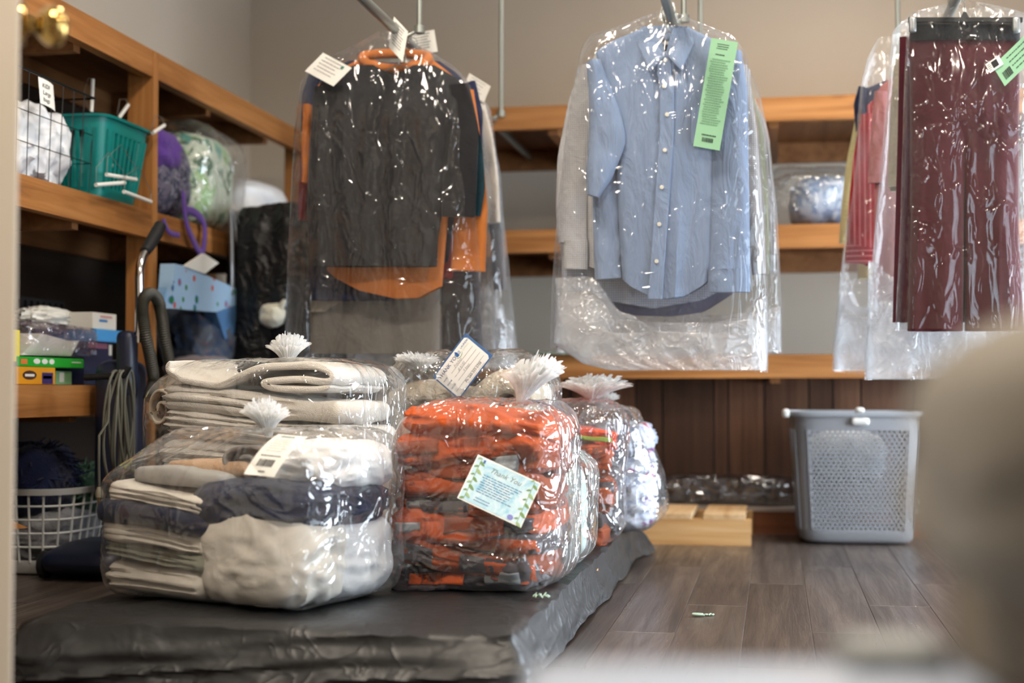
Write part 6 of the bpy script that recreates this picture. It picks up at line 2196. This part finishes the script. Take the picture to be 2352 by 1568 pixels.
# cord: loops hung over a hook, plug at the end
cm = plain('cord_grey', (92, 92, 82), 0.5)
kx = atX(272, 858, XV + 0.05)
MB().tube([kx + Vector((-0.10, 0, -0.01)), kx + Vector((0.02, 0, -0.004)), kx + Vector((0.03, 0, 0.02))], 0.010, 8).build('cord_hook', M['black_pl'], vc)
rnd = random.Random(5)
for k in range(8):
    pts = []
    hw = rnd.uniform(0.018, 0.062)
    ln_ = rnd.uniform(0.27, 0.335)
    off = rnd.uniform(-0.008, 0.012)
    sk = rnd.uniform(-0.016, 0.016)
    for a in np.linspace(0, 2 * math.pi, 40, endpoint=False):
        z = math.cos(a)
        yy = math.sin(a) * hw * (1 - 0.25 * z)
        pts.append(kx + Vector((0.006 * k - 0.015 + 0.006 * math.sin(2 * a + k), yy + off + sk * (1 - z), -ln_ / 2 * (1 - z) + 0.008)))
    MB().tube(pts, 0.0038, 7, closed=True).build('cord_loop', cm, vc)
pg = atX(228, 1118, XV + 0.05)
cords = [kx + Vector((0.0, -0.05, -0.03)), kx + Vector((0.0, -0.058, -0.13)), atX(228, 1000, XV + 0.05), atX(227, 1060, XV + 0.05), pg]
MB().tube(cords, 0.0036, 7).build('cord_end', cm, vc)
pl_ = MB().tube([pg, pg + Vector((0, 0, -0.016)), pg + Vector((0, 0, -0.028))], [0.006, 0.011, 0.010], 10).build('plug', plain('plug_cream', (150, 144, 126), 0.5), vc)
for s in (-1, 1):
    MB().box(tuple(pg + Vector((0, s * 0.006, -0.038))), (0.002, 0.005, 0.02)).build('prong', M['brass'], pl_, smooth=False)

# ================================================================== UNDER THE LEFT SHELF
wy = 4.02
wl = thing('laundry_basket', 'white lattice laundry basket of mop heads under the left shelf', 'basket', (-2.20, wy, 0))
wpl = plain('white_basket_plastic', (206, 208, 208), 0.45, var=0.02)


def lb(a, w, s=1.0):
    k = 0.80 + 0.20 * w
    c, q = math.cos(a), math.sin(a)
    m = (abs(c) ** 4 + abs(q) ** 4) ** (-0.25)
    return (-2.20 + 0.19 * k * c * m * s, wy + 0.225 * k * q * m * s, 0.004 + w * 0.25)


def lring(w, s=1.0, n=48):
    return [lb(2 * math.pi * i / n, w, s) for i in range(n)]


MB().loft([lring(0, .96), lring(0.02), lring(0.16), lring(0.16, .97), lring(0.03, .96)], True, True, True).build('base', wpl, wl)
MB().loft([lring(0.93), lring(0.93, 1.04), lring(1.0, 1.05), lring(1.0, .98), lring(0.93, .97), lring(0.93)], True).build('rim', wpl, wl)
for w in (0.32, 0.48, 0.64, 0.80):
    MB().tube(lring(w), 0.0035, 6, closed=True).build('lattice_ring', wpl, wl)
for i in range(32):
    a = 2 * math.pi * i / 32
    MB().tube([lb(a, 0.14), lb(a, 0.95)], 0.0035, 6).build('lattice_bar', wpl, wl)


def shag(c, size, seed, n=300, L=0.07, r=0.0035):
    mb = MB()
    rnd = random.Random(seed)
    for k in range(n):
        a, b = rnd.uniform(0, 2 * math.pi), rnd.uniform(-0.1, 1.0)
        q = math.sqrt(max(0, 1 - b * b))
        d = Vector((q * math.cos(a), q * math.sin(a), b))
        p = Vector(c) + Vector((d.x * size[0], d.y * size[1], d.z * size[2]))
        e = p + d * L * 0.4 + Vector((rnd.uniform(-1, 1), rnd.uniform(-1, 1), rnd.uniform(-1.2, 0.4))) * L * 0.5
        mb.tube([p - d * 0.02, p + d * L * 0.25, e], [r, r, r * 0.5], 4)
    return mb


mh = thing('mop_head', 'dark blue shaggy mop head in the white lattice basket', 'mop head', (-2.2, wy - 0.06, 0.2))
MB().loft(put(crumple((0.22, 0.26, 0.20), 0.1, 2, 590, 20), (-2.2, wy - 0.07, 0.27)), True, True, True).build('core', fabric('navy_yarn', (22, 30, 62), None, weave=200, bump=1.0), mh)
shag((-2.2, wy - 0.07, 0.27), (0.11, 0.13, 0.10), 3).build('yarn', fabric('navy_yarn_b', (24, 34, 70), None), mh, kind='stuff')
gh = thing('mop_head', 'green shaggy mop head hanging over the rim of the white lattice basket', 'mop head', (-2.12, wy + 0.15, 0.17))
MB().loft(put(crumple((0.18, 0.22, 0.12), 0.1, 2, 591, 20), (-2.13, wy + 0.13, 0.22)), True, True, True).build('core', fabric('green_yarn', (52, 84, 66), None, weave=200, bump=1.0), gh)
shag((-2.13, wy + 0.13, 0.22), (0.10, 0.13, 0.07), 4, 320).build('yarn', fabric('green_yarn_b', (72, 108, 84), (96, 128, 104)), gh, kind='stuff')
p = put(crumple((0.28, 0.32, 0.16), 0.12, 2.2, 592, 26), (-2.2, wy, 0.11))
p[..., 2] = np.maximum(p[..., 2], 0.02)
tag(MB().loft(p, True, True, True).build('cleaning_rags', fabric('grey_lilac_rag', (150, 146, 158), (120, 124, 120), weave=200, bump=0.9)), 'grey cleaning rags inside the white lattice basket', 'rags')
fc = atX(20, 1192, -1.98), atX(66, 1212, -1.98), atX(22, 1216, -1.98)
tag(MB().prism([tuple(fc[0]), tuple(fc[1]), tuple(fc[2])], (-0.02, 0, 0)).build('cardboard_flap', plain('orange_card', (176, 120, 62), 0.7), smooth=False), 'triangular orange cardboard flap beside the white lattice basket', 'cardboard')
cr = thing('plastic_crate', 'dark slotted plastic crate under the left shelf behind the vacuum', 'crate', (-2.22, 4.55, 0))
for zz in (0.02, 0.11, 0.20, 0.27):
    MB().box((-2.06, 4.55, zz), (0.012, 0.44, 0.03)).build('slat', M['black_pl'], cr, smooth=False)
for yy in (4.33, 4.48, 4.62, 4.77):
    MB().box((-2.06, yy, 0.145), (0.014, 0.035, 0.28)).build('slat', M['black_pl'], cr, smooth=False)
MB().box((-2.24, 4.55, 0.13), (0.33, 0.42, 0.25)).build('body', M['black_pl'], cr, smooth=False)
